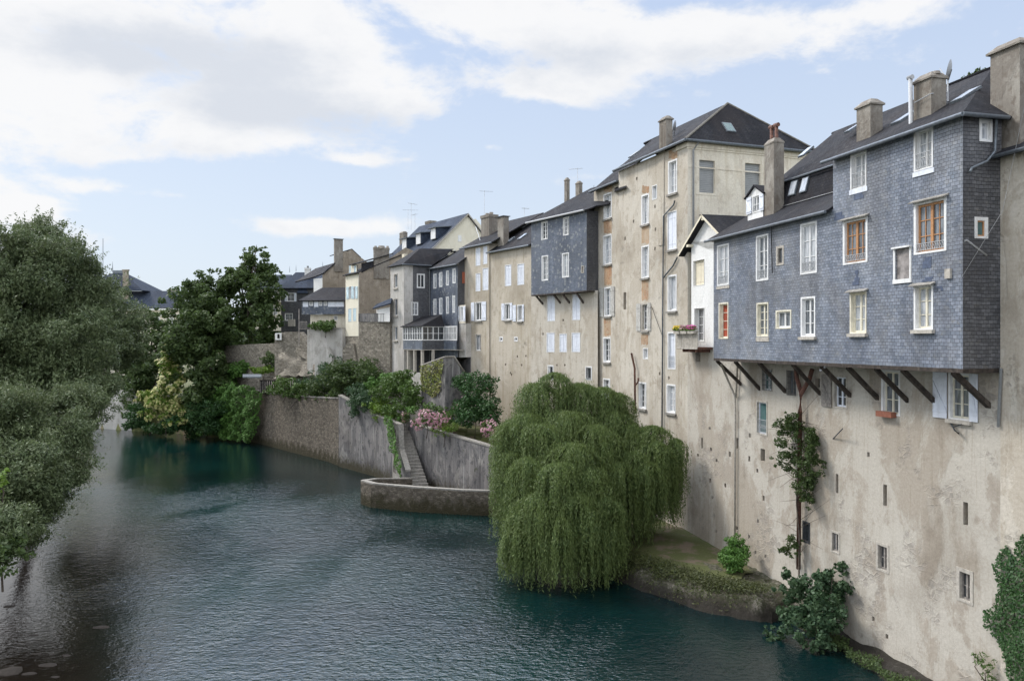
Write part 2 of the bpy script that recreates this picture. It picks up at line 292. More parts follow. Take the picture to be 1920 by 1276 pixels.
# ------------------------------------------------------------------ building kit
def M(x): return MATS[x]
def V(*a): return Vector(a)
def P(px, py, Y): return V((px-CX)/F*Y, Y, H-(py-CY)/F*Y)
def thing(name, loc, label, cat, group=None):
    o = bpy.data.objects.new(name, None); S.collection.objects.link(o); o.location = loc; o.empty_display_size = .3
    o['label'] = label; o['category'] = cat
    if group: o['group'] = group
    return o
def rootloc(o):
    v = V(0, 0, 0)
    while o is not None: v = v + o.location; o = o.parent
    return v
def finish(me, name, mat, parent, org):
    if isinstance(mat, str): mat = [mat]
    for k in mat: me.materials.append(M(k))
    ob = bpy.data.objects.new(name, me); S.collection.objects.link(ob)
    if parent is not None: ob.parent = parent
    else: ob.location = org
    return ob
class MB:
    def __init__(s): s.v = []; s.f = []; s.m = []; s.sm = []
    def poly(s, pts, mi=0, smooth=False):
        i = len(s.v); s.v += [V(*p) for p in pts]; s.f.append(list(range(i, i+len(pts)))); s.m.append(mi); s.sm.append(smooth)
    def hexa(s, c, mi=0):
        """c: 4 bottom corners then 4 top corners"""
        i = len(s.v); s.v += [V(*p) for p in c]
        for q in ((0, 1, 2, 3), (7, 6, 5, 4), (0, 4, 5, 1), (1, 5, 6, 2), (2, 6, 7, 3), (3, 7, 4, 0)):
            s.f.append([i+k for k in q]); s.m.append(mi); s.sm.append(False)
    def slab(s, pts, th=.12, mi=0, mi_side=None):
        pts = [V(*p) for p in pts]; nrm = V(0, 0, 0)
        for k in range(len(pts)): nrm += pts[k].cross(pts[(k+1) % len(pts)])
        nrm.normalize()
        if nrm.z < 0: nrm = -nrm
        lo = [p-nrm*th for p in pts]; s.poly(pts, mi); s.poly(lo[::-1], mi)
        for k in range(len(pts)):
            j = (k+1) % len(pts); s.poly([pts[k], lo[k], lo[j], pts[j]], mi if mi_side is None else mi_side)
    def tube(s, path, r, n=8, mi=0, r2=None):
        path = [V(*p) for p in path]; rings = []
        for k, p in enumerate(path):
            a = path[max(k-1, 0)]; c = path[min(k+1, len(path)-1)]; t = (c-a)
            if t.length < 1e-6: t = V(0, 0, 1)
            t.normalize(); u = t.cross(V(0, 0, 1))
            if u.length < .05: u = t.cross(V(1, 0, 0))
            u.normalize(); w = t.cross(u); rr = r if r2 is None else r+(r2-r)*k/(len(path)-1)
            i = len(s.v)
            for q in range(n):
                an = 2*math.pi*q/n; s.v.append(p+u*(rr*math.cos(an))+w*(rr*math.sin(an)))
            rings.append(i)
        for k in range(len(rings)-1):
            for q in range(n):
                s.f.append([rings[k]+q, rings[k]+(q+1) % n, rings[k+1]+(q+1) % n, rings[k+1]+q]); s.m.append(mi); s.sm.append(True)
        for e in (rings[0], rings[-1]): s.f.append([e+q for q in range(n)]); s.m.append(mi); s.sm.append(False)
    def build(s, name, mat, parent=None, org=None):
        if parent is not None: org = rootloc(parent)
        elif org is None:
            xs = [p.x for p in s.v]; ys = [p.y for p in s.v]; zs = [p.z for p in s.v]
            org = V((min(xs)+max(xs))/2, (min(ys)+max(ys))/2, min(zs))
        me = bpy.data.meshes.new(name); me.from_pydata([tuple(p-org) for p in s.v], [], s.f)
        me.polygons.foreach_set('material_index', s.m); me.polygons.foreach_set('use_smooth', s.sm)
        uv = me.uv_layers.new(name='UVMap').data
        for pl in me.polygons:
            nn = pl.normal; t = V(0, 0, 1).cross(nn)
            if t.length < .02: t = V(1, 0, 0)
            t.normalize()
            if abs(t.x) > abs(t.y)*.05 and t.x < 0: t = -t
            vv = nn.cross(t)
            if vv.z < 0: vv = -vv
            for li in pl.loop_indices:
                p = s.v[me.loops[li].vertex_index]; uv[li].uv = (p.dot(t), p.dot(vv))
        me.update(); return finish(me, name, mat, parent, org)
class Pl:
    """a vertical plane; s runs along d, off is measured outwards along n"""
    def __init__(s, o, d, sgn=1): s.o = V(o[0], o[1], 0); s.d = V(d[0], d[1], 0).normalized(); s.n = V(-s.d.y, s.d.x, 0)*sgn
    def s_(s, px, off=0):
        k = (px-CX)/F; o = s.o+s.n*off; return (k*o.y-o.x)/(s.d.x-k*s.d.y)
    def Y(s, px, off=0): return (s.o+s.n*off+s.d*s.s_(px, off)).y
    def z_(s, px, py, off=0): return H-(py-CY)/F*s.Y(px, off)
    def pt(s, a, z, off=0): p = s.o+s.d*a+s.n*off; return V(p.x, p.y, z)
    def px(s, px, py, off=0): return s.pt(s.s_(px, off), s.z_(px, py, off), off)
    def shift(s, off): q = Pl((0, 0), (1, 0)); q.o = s.o+s.n*off; q.d = s.d; q.n = s.n; return q
    def box(s, mb, a, b, z0, z1, o0, o1, mi=0):
        mb.hexa([s.pt(a, z0, o0), s.pt(b, z0, o0), s.pt(b, z0, o1), s.pt(a, z0, o1), s.pt(a, z1, o0), s.pt(b, z1, o0), s.pt(b, z1, o1), s.pt(a, z1, o1)], mi)
    def perp(s, a, sgn=-1):
        """the side face starting at s=a and running back from the front"""
        p = s.o+s.d*a; return Pl((p.x, p.y), (-s.n.x, -s.n.y), sgn)

class Facade:
    def __init__(s, root, pl, mat, s0, s1, z0, z1, name='wall', rmat=None):
        s.r = root; s.p = pl; s.mat = mat; s.b = (min(s0, s1), max(s0, s1), z0, z1); s.ops = []; s.name = name; s.rmat = rmat or mat; s.extra = []
    def rect(s, x0, x1, y0, y1):
        a, b = sorted((s.p.s_(x0), s.p.s_(x1))); xm = (x0+x1)/2; return a, b, s.p.z_(xm, y1), s.p.z_(xm, y0)
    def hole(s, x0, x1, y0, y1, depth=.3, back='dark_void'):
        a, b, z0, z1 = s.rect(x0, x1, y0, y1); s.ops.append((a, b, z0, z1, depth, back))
    def win(s, x0, x1, y0, y1, cols=2, rows=3, sur=.07, smat='white_paint', fmat='white_paint', pane='pane_curtain', sill=None, rail=False, rec=.16, shut=None, shmat='white_shutter', closed=False, hood=False, label=None, bars=False, fw=.055):
        a, b, z0, z1 = s.rect(x0, x1, y0, y1); p = s.p
        sur = min(sur, (b-a)*.2)
        A, B, Z0, Z1 = a+sur, b-sur, z0+sur*.6, z1-sur
        s.ops.append((A, B, Z0, Z1, rec+.03, None))
        m = MB()
        if sur > .01:
            p.box(m, a, A, z0, z1, -.02, .022); p.box(m, B, b, z0, z1, -.02, .022); p.box(m, A, B, Z1, z1, -.02, .020); p.box(m, A, B, z0, Z0, -.02, .020)
        e = .012
        for (q0, q1, w0, w1) in ((A, A+e, Z0, Z1), (B-e, B, Z0, Z1), (A+e, B-e, Z1-e, Z1), (A+e, B-e, Z0, Z0+e)): p.box(m, q0, q1, w0, w1, -rec-.02, .012)
        A += e; B -= e; Z0 += e; Z1 -= e
        if closed is not False:
            w = m.build('window', smat, s.r)
            q = MB(); mid = (A+B)/2; g = .012; k = -.03 if closed is True else -.02-closed
            for (u0, u1) in ((A+.01, mid-g), (mid+g, B-.01)):
                nb = 2
                for j in range(nb):
                    c0 = u0+(u1-u0)*j/nb; c1 = u0+(u1-u0)*(j+1)/nb
                    p.box(q, c0+.004, c1-.004, Z0+.01, Z1-.01, k-.03, k)
                for zz in (Z0+(Z1-Z0)*.15, Z0+(Z1-Z0)*.85): p.box(q, u0+.01, u1-.01, zz-.03, zz+.03, k-.001, k+.018)
            q.build('shutter', shmat, w)
            q = MB(); q.poly([p.pt(A, Z0, -rec), p.pt(B, Z0, -rec), p.pt(B, Z1, -rec), p.pt(A, Z1, -rec)]); q.build('pane', 'pane_dark', w)
        else:
            f = MB(); d0, d1 = -rec, -rec+.05; t = min(fw, (B-A)*.12)
            fm = 1
            for (q0, q1, w0, w1) in ((A, A+t, Z0, Z1), (B-t, B, Z0, Z1), (A+t, B-t, Z1-t, Z1), (A+t, B-t, Z0, Z0+t*1.3)): p.box(m, q0, q1, w0, w1, d0, d1, fm)
            if cols >= 2: p.box(m, (A+B)/2-t*.75, (A+B)/2+t*.75, Z0+t*1.3, Z1-t, d0, d1+.01, fm)
            nv = cols if cols != 2 else 0
            for j in range(1, nv):
                if abs(j-cols/2) < .1: continue
                u = A+(B-A)*j/cols; p.box(m, u-.013, u+.013, Z0+t, Z1-t, d0+.008, d1-.01, fm)
            for j in range(1, rows): zz = Z0+(Z1-Z0)*j/rows; p.box(m, A+t, B-t, zz-.014, zz+.014, d0+.01, d1-.008, fm)
            w = m.build('window', [smat, fmat], s.r)
            q = MB(); q.poly([p.pt(A, Z0, -rec+.012), p.pt(B, Z0, -rec+.012), p.pt(B, Z1, -rec+.012), p.pt(A, Z1, -rec+.012)]); q.build('pane', pane, w)
        if label: w['label'] = label
        if sill:
            q = MB(); p.box(q, a-.08, b+.04, z0-.13, z0-.004, .0, .14); q.build('sill', 'stone_trim' if sill is True else sill, w)
        if hood:
            q = MB(); q.hexa([p.pt(a-.1, z1+.02, 0), p.pt(b+.08, z1+.02, 0), p.pt(b+.08, z1-.04, .2), p.pt(a-.1, z1-.04, .2), p.pt(a-.1, z1+.09, 0), p.pt(b+.08, z1+.09, 0), p.pt(b+.08, z1-.01, .21), p.pt(a-.1, z1-.01, .21)]); q.build('hood', 'coping', w)
        if rail:
            q = MB(); zt = Z0+(Z1-Z0)*(rail if rail is not True else .42); o = -.02
            p.box(q, A, B, zt-.012, zt+.012, o-.012, o+.012); p.box(q, A, B, Z0+.06, Z0+.08, o-.012, o+.012)
            nb = max(4, int((B-A)/.10))
            for j in range(nb+1): u = A+(B-A)*j/nb; p.box(q, u-.008, u+.008, Z0+.08, zt-.012, o-.008, o+.008)
            for j in range(nb):                        # scrolls between the bars
                u0 = A+(B-A)*j/nb; u1 = A+(B-A)*(j+1)/nb; zc = (Z0+zt)/2
                q.tube([p.pt(u0, zc-.12, o), p.pt((u0+u1)/2, zc, o), p.pt(u1, zc+.12, o)], .008, 4)
            q.build('railing', 'pale_metal' if rail is True or rail < .6 else 'dark_metal', w)
        if bars:
            q = MB()
            nb = max(4, int((B-A)/.12))
            for j in range(nb+1): u = A+(B-A)*j/nb; p.box(q, u-.010, u+.010, Z0, Z1, .03, .05)
            for j in range(5): zz = Z0+(Z1-Z0)*j/4; p.box(q, A-.02, B+.02, zz-.010, zz+.010, .032, .048)
            q.build('grille', 'dark_metal', w)
        for sh_ in (shut or []):
            u0, u1 = sorted((p.s_(sh_[0]), p.s_(sh_[1]))); q = MB(); zb, zt = z0-.0, z1+.0
            nb = 3
            for j in range(nb): p.box(q, u0+(u1-u0)*j/nb+.003, u0+(u1-u0)*(j+1)/nb-.003, zb, zt, .028, .058)
            for fr in (.15, .85): zz = zb+(zt-zb)*fr; p.box(q, u0+.01, u1-.01, zz-.035, zz+.035, .058, .078)
            q.tube([p.pt(u0+.03, zb+(zt-zb)*.2, .066), p.pt(u1-.03, zb+(zt-zb)*.8, .066)], .02, 4)
            q.build('shutter', shmat, w)
        return w
    def build(s):
        a, b, z0, z1 = s.b; p = s.p; ops = [o for o in s.ops if o[1] > a and o[0] < b and o[3] > z0 and o[2] < z1]
        us = sorted({a, b, *[min(max(o[i], a), b) for o in ops for i in (0, 1)]}); zs = sorted({z0, z1, *[min(max(o[i], z0), z1) for o in ops for i in (2, 3)]})
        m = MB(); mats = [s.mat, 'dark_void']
        for i in range(len(us)-1):
            um = (us[i]+us[i+1])/2; run = None
            for j in range(len(zs)-1):
                zm = (zs[j]+zs[j+1])/2; inside = any(o[0] < um < o[1] and o[2] < zm < o[3] for o in ops)
                if not inside:
                    if run is None: run = zs[j]
                if inside and run is not None: m.poly([p.pt(us[i], run), p.pt(us[i+1], run), p.pt(us[i+1], zs[j]), p.pt(us[i], zs[j])]); run = None
            if run is not None: m.poly([p.pt(us[i], run), p.pt(us[i+1], run), p.pt(us[i+1], z1), p.pt(us[i], z1)])
        for (q0, q1, w0, w1, dp, back) in ops:
            for (k0, k1) in (((q0, w0), (q0, w1)), ((q1, w0), (q1, w1)), ((q0, w0), (q1, w0)), ((q0, w1), (q1, w1))):
                m.poly([p.pt(*k0), p.pt(*k1), p.pt(*k1, -dp), p.pt(*k0, -dp)])
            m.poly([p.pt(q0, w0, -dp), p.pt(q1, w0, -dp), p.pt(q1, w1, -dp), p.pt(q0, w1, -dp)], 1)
        for e in s.extra: m.poly([p.pt(*q) for q in e])
        return m.build(s.name, mats, s.r)

def chimney(root, pl, off, x0, xc, x1, yt, yb, cap='slope', mat='chimney_render', pots=None, over=.07):
    """front face from x0 to the near corner xc, side face from xc to x1; heights read at xc"""
    f = pl.shift(off); a = f.s_(xc); b = f.s_(x0); sd_ = f.perp(a); dp = max(.3, sd_.s_(x1)); zt = f.z_(xc, yt); zb = f.z_(xc, yb)
    m = MB(); ch = min(.28, (zt-zb)*.25)
    f.box(m, a, b, zb-.6, zt-ch, -dp, 0)
    def ring(z, e): return [f.pt(a-e, z, e), f.pt(b+e, z, e), f.pt(b+e, z, -dp-e), f.pt(a-e, z, -dp-e)]
    if cap == 'slope':
        m.hexa(ring(zt-ch, over)+ring(zt-ch+.07, over)); m.hexa(ring(zt-ch+.07, over*.9)+ring(zt, -min(.14, (b-a)*.25)))
    elif cap == 'flat': m.hexa(ring(zt-ch, over)+ring(zt, over))
    elif cap == 'hood':
        m.hexa(ring(zt-ch, 0)+ring(zt-.09, 0)); m.hexa(ring(zt-.06, over*1.6)+ring(zt, over*1.6), 1)
    o = m.build('chimney', [mat, 'dark_metal'], root)
    if pots:
        for j in range(pots[0]):
            q = MB(); u = a+(b-a)*(j+.5)/pots[0]; q.tube([f.pt(u, zt-.1, -dp/2), f.pt(u, zt+pots[1], -dp/2)], pots[2], 10)
            if pots[3] == 'rust': q.tube([f.pt(u-.16, zt+pots[1], -dp/2), f.pt(u+.16, zt+pots[1]+.03, -dp/2)], pots[2]*1.25, 8)
            q.build('chimney_pot', pots[3], o)
    return o
def gutter(root, pts, r=.07, mat='zinc', name='gutter'): m = MB(); m.tube(pts, r, 8); return m.build(name, mat, root)
def aerial(root, base, h, w=1.0, yaw=.3, name='aerial'):
    m = MB(); b = V(*base); m.tube([b, b+V(0, 0, h)], .022, 5)
    d = V(math.cos(yaw), math.sin(yaw), 0); e = V(-d.y, d.x, 0); t = b+V(0, 0, h*.97); m.tube([t-d*w*.35, t+d*w*.65], .014, 4)
    for j in range(7): q = t+d*w*(-.3+j*.15); m.tube([q-e*.22, q+e*.22], .008, 4)
    m.build(name, 'pale_metal', root)
def dish(root, c, r, facing, mast):
    m = MB(); c = V(*c); f = V(*facing).normalized(); u = f.cross(V(0, 0, 1)).normalized(); w = u.cross(f); k = 18; prev = None
    for j in range(5):
        rr = r*j/4; ring = [c+u*rr*math.cos(2*math.pi*q/k)+w*rr*math.sin(2*math.pi*q/k)+f*(.28*r*(j/4)**2) for q in range(k)]
        if prev: [m.poly([prev[q], prev[(q+1) % k], ring[(q+1) % k], ring[q]], 0, True) for q in range(k)]
        prev = ring
    m.tube([c, V(*mast)], .03, 6); m.tube([c-w*r*.9+f*.1, c+f*r*1.1], .015, 4); m.build('satellite_dish', 'pale_metal', root)
def skylight(root, pts, mat='pane_skylight'):
    """pts: four points in a roof plane, upper-left first; the frame stands proud of the slates"""
    pts = [V(*p) for p in pts]; nrm = (pts[1]-pts[0]).cross(pts[2]-pts[0]).normalized()
    if nrm.z < 0: nrm = -nrm
    m = MB(); hi_ = [p+nrm*.09 for p in pts]; m.hexa([p+nrm*.0 for p in pts]+hi_); o = m.build('skylight', 'zinc', root)
    c = sum(hi_, V(0, 0, 0))/4; q = MB(); q.poly([c+(p-c)*.86+nrm*.006 for p in hi_]); q.build('pane', mat, o)
class Slope:
    """a roof plane over a facade plane: (s, offA, zA) eave to (s, offB, zB) ridge; lets a pixel be dropped onto it"""
    def __init__(s, pl, oa, za, ob, zb): s.p = pl; s.a = (oa, za); s.b = (ob, zb)
    def pt(s, u, t, lift=0): return s.p.pt(u, s.a[1]+(s.b[1]-s.a[1])*t+lift, s.a[0]+(s.b[0]-s.a[0])*t)
    def hit(s, px, py):
        p0, p1, p2 = s.pt(0, 0), s.pt(1, 0), s.pt(0, 1); nn = (p1-p0).cross(p2-p0); r = V((px-CX)/F, 1, -(py-CY)/F); c = V(0, 0, H); t = nn.dot(p0-c)/nn.dot(r); return c+r*t
    def ut(s, px, py):
        q = s.hit(px, py)-s.p.o; u = q.dot(s.p.d); off = q.dot(s.p.n); return u, (off-s.a[0])/(s.b[0]-s.a[0])
    def light(s, root, px, py, w=.6, h=.9, mat='pane_skylight'):
        u, t = s.ut(px, py); L = math.hypot(s.b[0]-s.a[0], s.b[1]-s.a[1]); dt = h/L/2
        skylight(root, [s.pt(u-w/2, t+dt), s.pt(u+w/2, t+dt), s.pt(u+w/2, t-dt), s.pt(u-w/2, t-dt)], mat)

# ------------------------------------------------------------------ vegetation kit
def leafmesh(pts, nrm, size, aspect=.55, jitter=.9, droop=None):
    """diamond leaves; pts (n,3), nrm (n,3) preferred normals"""
    n_ = len(pts); rnd = RNG.normal(size=(n_, 3)); nr = nrm+rnd*jitter; nr /= np.linalg.norm(nr, axis=1)[:, None]+1e-9
    a = RNG.normal(size=(n_, 3))
    if droop is not None: a = a*.35+np.array([0, 0, -1.0])*droop
    t = np.cross(np.cross(nr, a), nr); t /= np.linalg.norm(t, axis=1)[:, None]+1e-9; bt = np.cross(nr, t)
    L = size*(.6+.8*RNG.random((n_, 1))); Wd = L*aspect
    return np.stack([pts-t*L*.5, pts-bt*Wd*.5+t*L*.05, pts+t*L*.5, pts+bt*Wd*.5+t*L*.05], 1)
def quads_obj(name, quads, mat, parent=None, org=None):
    q = np.concatenate(quads) if isinstance(quads, list) else quads; k = len(q)
    if parent is not None: org = rootloc(parent)
    v = (q.reshape(-1, 3)-np.array(org)).astype(np.float32); me = bpy.data.meshes.new(name)
    me.vertices.add(k*4); me.vertices.foreach_set('co', v.ravel()); me.loops.add(k*4); me.loops.foreach_set('vertex_index', np.arange(k*4, dtype=np.int32))
    me.polygons.add(k); me.polygons.foreach_set('loop_start', np.arange(0, k*4, 4, dtype=np.int32)); me.polygons.foreach_set('loop_total', np.full(k, 4, dtype=np.int32))
    me.update(calc_edges=True); return finish(me, name, mat, parent, V(*org))
def clump_pts(clumps, dens, sub=.33, inner=.35):
    """leaf points on small puffs scattered over each clump (x,y,z,rx,ry,rz)"""
    P_, N_ = [], []
    for (x, y, z, rx, ry, rz) in clumps:
        R = (rx*ry*rz)**(1/3); ns = max(8, int(24*(.5+R*.25)))
        d = RNG.normal(size=(ns, 3)); d /= np.linalg.norm(d, axis=1)[:, None]; rad = .40+.80*RNG.random((ns, 1))
        cs = np.array([x, y, z])+d*rad*np.array([rx, ry, rz]); pr = sub*R*(1.45-.85*rad[:, 0])*(.6+.8*RNG.random(ns))
        for c, r in zip(cs, pr):
            k = int(dens*r*r*21)+5; e = RNG.normal(size=(k, 3)); e /= np.linalg.norm(e, axis=1)[:, None]
            rr = r*(1-inner*RNG.random((k, 1))**1.5+.12*RNG.normal(size=(k, 1))); P_.append(c+e*rr*np.array([1.1, 1.1, .85])); N_.append(e*.6+np.array([0, 0, .5]))
    return np.concatenate(P_), np.concatenate(N_)
def tree(name, label, cat, base, clumps, mat, leaf=.2, dens=9, trunk=.35, group=None, asp=.5, droop=None, limbs=8, sub=.33, extra=None):
    r = thing(name, V(*base), label, cat, group); pts, nr = clump_pts(clumps, dens, sub)
    quads_obj('crown', leafmesh(pts, nr, leaf, asp, .8, droop), mat, r)
    m = MB(); b = V(*base); cs = sorted(clumps, key=lambda c: -c[3]*c[4]*c[5]); top = V(*cs[0][:3]); fork = b+(top-b)*.45+V(0, 0, .2)
    m.tube([b-V(0, 0, .5), b+(fork-b)*.5+V(.1, .05, 0), fork], trunk, 9, r2=trunk*.65)
    for c in cs[:limbs]:
        e = V(*c[:3]); mid = (fork+e)/2+V(random.uniform(-.3, .3), random.uniform(-.3, .3), (e-fork).length*.12); m.tube([fork, mid, e, e+(e-mid)*.35], trunk*.45, 6, r2=trunk*.08)
    m.build('trunk', 'bark', r)
    if extra: extra(r, pts, nr)
    return r
def pc(px, py, Y, rpx, rpy, ry=None):
    """a clump given by where its middle stands, radii in photo pixels at that distance"""
    p = P(px, py, Y); rx = rpx*Y/F; rz = rpy*Y/F; return (p.x, p.y, p.z, rx, ry or rx, rz)
def shrub(name, label, cat, clumps, mat, leaf=.14, dens=14, base=None, asp=.6, group=None, sub=.4, extra=None, stem=.05):
    if base is None:
        c = clumps[0]; base = (c[0], c[1], min(k[2]-k[5] for k in clumps)-.3)
    return tree(name, label, cat, base, clumps, mat, leaf, dens, stem, group, asp, None, 5, sub, extra)
def ivy_wall(name, label, pl, poly, mat, leaf=.16, dens=70, off=.05, bulge=.25, cat='ivy', group=None, sgn=1):
    """leaves over a polygon (s,z) of a plane"""
    poly = [(a, z) for a, z in poly]; a0, a1 = min(p[0] for p in poly), max(p[0] for p in poly); z0, z1 = min(p[1] for p in poly), max(p[1] for p in poly)
    k = int((a1-a0)*(z1-z0)*dens); a = RNG.uniform(a0, a1, k); z = RNG.uniform(z0, z1, k)
    ins = np.zeros(k, bool); j = len(poly)-1
    for i in range(len(poly)):
        xi, yi = poly[i]; xj, yj = poly[j]; c = ((yi > z) != (yj > z)) & (a < (xj-xi)*(z-yi)/(yj-yi+1e-9)+xi); ins ^= c; j = i
    keep = ins | (RNG.random(k) < .0); a, z = a[keep], z[keep]
    lump = .5+.5*np.sin(a*2.3+1.3*np.sin(z*1.7))*np.cos(z*2.1+np.sin(a*1.1)); o = off+bulge*lump*RNG.random(len(a))**.6+.04*RNG.random(len(a))
    d, nn, oo = np.array(pl.d), np.array(pl.n), np.array(pl.o); pts = oo+a[:, None]*d+o[:, None]*nn; pts[:, 2] = z
    q = leafmesh(pts, np.tile(nn+np.array([0, 0, .35]), (len(pts), 1)), leaf, .75, .45)
    c = pts.mean(0); org = (c[0], c[1], z0); r = thing(name, org, label, cat, group); quads_obj('foliage', q, mat, r)
    m = MB()
    for _ in range(5):
        u = a0+(a1-a0)*(.2+.6*random.random()); m.tube([pl.pt(u+.15*math.sin(t*2), z0+(z1-z0)*t/8*.8, .04) for t in range(9)], .02, 5)
    m.build('stem', 'bark', r); return r
def struct(o, kind='structure'): o['kind'] = kind; return o

# ------------------------------------------------------------------ river and land
m = MB(); m.poly([(-420, -60, 0), (300, -60, 0), (300, 420, 0), (-420, 420, 0)]); struct(m.build('river_water', 'water'))
LEFT = [(-60, -24), (20, -24), (30, -25), (46, -33), (67, -42), (92, -51), (117, -67), (135, -95), (400, -330)]
RIGHT = [(-60, 38), (49.2, 10.8), (55, 5), (59.6, -.2), (66, -6.5), (73, -10), (82.3, -17.6), (101, -32.3), (114.7, -54.5), (122, -70), (400, -300)]
def interp(t, y):
    for i in range(len(t)-1):
        if t[i][0] <= y <= t[i+1][0]: return t[i][1]+(t[i+1][1]-t[i][1])*(y-t[i][0])/(t[i+1][0]-t[i][0])
    return t[-1][1]
ys = list(np.arange(-60, 20, 8))+list(np.arange(20, 130, 1.5))+[135, 150, 180, 230, 300, 400]
xs = [-900, -600, -300, -200, -150, -120]+list(np.arange(-100, 40, 1.5))+[50, 80, 150, 300, 600, 900]
def ground_z(x, y):
    l, r = interp(LEFT, y), interp(RIGHT, y)
    if x < l+2: return -1.6+min(1, (l+2-x)/5)*3.2+max(0, min(1.5, .1*(l-3-x)))
    wl = 23.27-.2533*y if y < 49.2 else 28.6-.362*y if y < 61.6 else 45.7-.64*y
    if x > r+3.6:
        if y < 62: return 11 if x > wl+3 else (.6 if y < 58 else 3.5)
        if y < 120: return 4.9 if x < max(r+13, wl+3) else 8.5
        return 6
    return -1.6
hv = [(x, y, ground_z(x, y)) for y in ys+[2500] for x in (xs if True else 0)]
m = MB(); nx = len(xs); m.v = [V(*p) for p in hv]
for j in range(len(ys)):
    for i in range(nx-1): m.f.append([j*nx+i, j*nx+i+1, (j+1)*nx+i+1, (j+1)*nx+i]); m.m.append(0); m.sm.append(True)
struct(m.build('ground', 'earth_grass', org=V(0, 0, 0)))

def loft(name, rows, mat, sub=6, amp=.15, seed=1, parent=None, rowsub=3):
    """surface through rows of points, refined and roughened"""
    rg = np.random.default_rng(seed); R = [np.array(r, float) for r in rows]
    def refine(a, k): t = np.linspace(0, len(a)-1, (len(a)-1)*k+1); i = np.minimum(t.astype(int), len(a)-2); f = (t-i)[:, None]; return a[i]*(1-f)+a[i+1]*f
    R = np.stack([refine(r, sub) for r in R]); R = np.stack([refine(R[:, j], rowsub) for j in range(R.shape[1])], 1)
    nz = rg.normal(size=R.shape)*amp; nz[:, 1:] = (nz[:, 1:]+nz[:, :-1])*.6; nz[..., 2] *= .8; R = R+nz
    m = MB(); A, B = R.shape[:2]; m.v = [V(*p) for p in R.reshape(-1, 3)]
    for i in range(A-1):
        for j in range(B-1): m.f.append([i*B+j, i*B+j+1, (i+1)*B+j+1, (i+1)*B+j]); m.m.append(0); m.sm.append(True)
    return m.build(name, mat, parent)

# planes of the river fronts
PA = Pl((14.93, 26.5), (-.2533, 1)); LO = -1.57; PL_ = PA.shift(LO)
PB = Pl((10.8, 49.2), (-.362, 1)); PBs = Pl((10.8, 49.2), (1, .362), -1)
PC = Pl((6.29, 61.6), (-.64, 1))

m = MB(); m.poly([(-62, 122, 4.8), (-53.6, 116.4, 4.8), (-37.4, 107.5, 5.2), (-31.9, 102, 5.6), (-25.6, 94, 5.6), (-18.2, 85.3, 5.6), (-16.2, 82.2, 4.9), (-10.0, 74.4, 4.75), (-6.7, 69.3, 4.6), (-1.1, 61.3, 4.3), (1.4, 58, 4.2), (6.6, 58.5, 4.2), (9.2, 61.5, 4.6), (-6, 82, 5), (-20, 105, 6), (-50, 135, 6)])
struct(m.build('terrace', 'earth_grass'))
# right ledge and rock foot under the near wall
ledge = loft('rock_bank', [
    [(2, 50, -.5), (4.5, 45.5, -.5), (6.6, 41.3, -.5), (9.2, 37.9, -.5), (11.6, 36.6, -.5), (12.6, 36.9, -.5), (13.2, 34.5, -.5), (13.7, 30.6, -.5), (15.2, 24, -.5)],
    [(2.4, 50.2, .5), (4.9, 45.8, .55), (6.9, 41.9, .6), (9.3, 38.7, .8), (11.5, 37.3, .9), (12.7, 37.3, .5), (13.8, 34.6, .12), (14.6, 30.6, .12), (16.0, 24, .1)],
    [(3, 50.6, 1.1), (5.4, 46.6, 1.1), (7.5, 42.9, 1.1), (9.6, 39.7, 1.15), (11.6, 38.4, 1.15), (13.2, 37.9, .9), (14.4, 34.7, .25), (15.3, 30.7, .3), (16.8, 24.2, .3)],
    [(6.5, 52, 1.2), (8.5, 49.5, 1.2), (9.5, 46.5, 1.15), (11.0, 43, 1.05), (12.6, 40, 1.0), (13.6, 38.9, 1.0), (14.7, 34.9, .5), (15.7, 31, .5), (17.4, 24.6, .5)],
    [(12, 53, 1.2), (12, 50, 1.2), (12, 47, 1.15), (13, 43.2, 1.0), (13.9, 40.5, 1.0), (14.3, 39, 1.2), (15.2, 35, .6), (16.2, 31, .6), (17.8, 24.6, .6)]], 'rock', 8, .09, 3)
struct(ledge)
top = loft('ledge_ground', [
    [(3.2, 50.7, 1.16), (5.6, 46.9, 1.2), (7.7, 43.4, 1.17), (9.8, 40.2, 1.2), (11.2, 39.3, 1.2)],
    [(6.5, 52, 1.28), (8.5, 49.5, 1.3), (9.5, 46.5, 1.25), (10.8, 43, 1.13), (11.9, 40.9, 1.1)],
    [(11.5, 53, 1.3), (11.8, 50, 1.35), (12, 47, 1.22), (12.8, 43.2, 1.08), (13.2, 41.6, 1.05)]], 'earth_grass', 6, .04, 4)
struct(top)

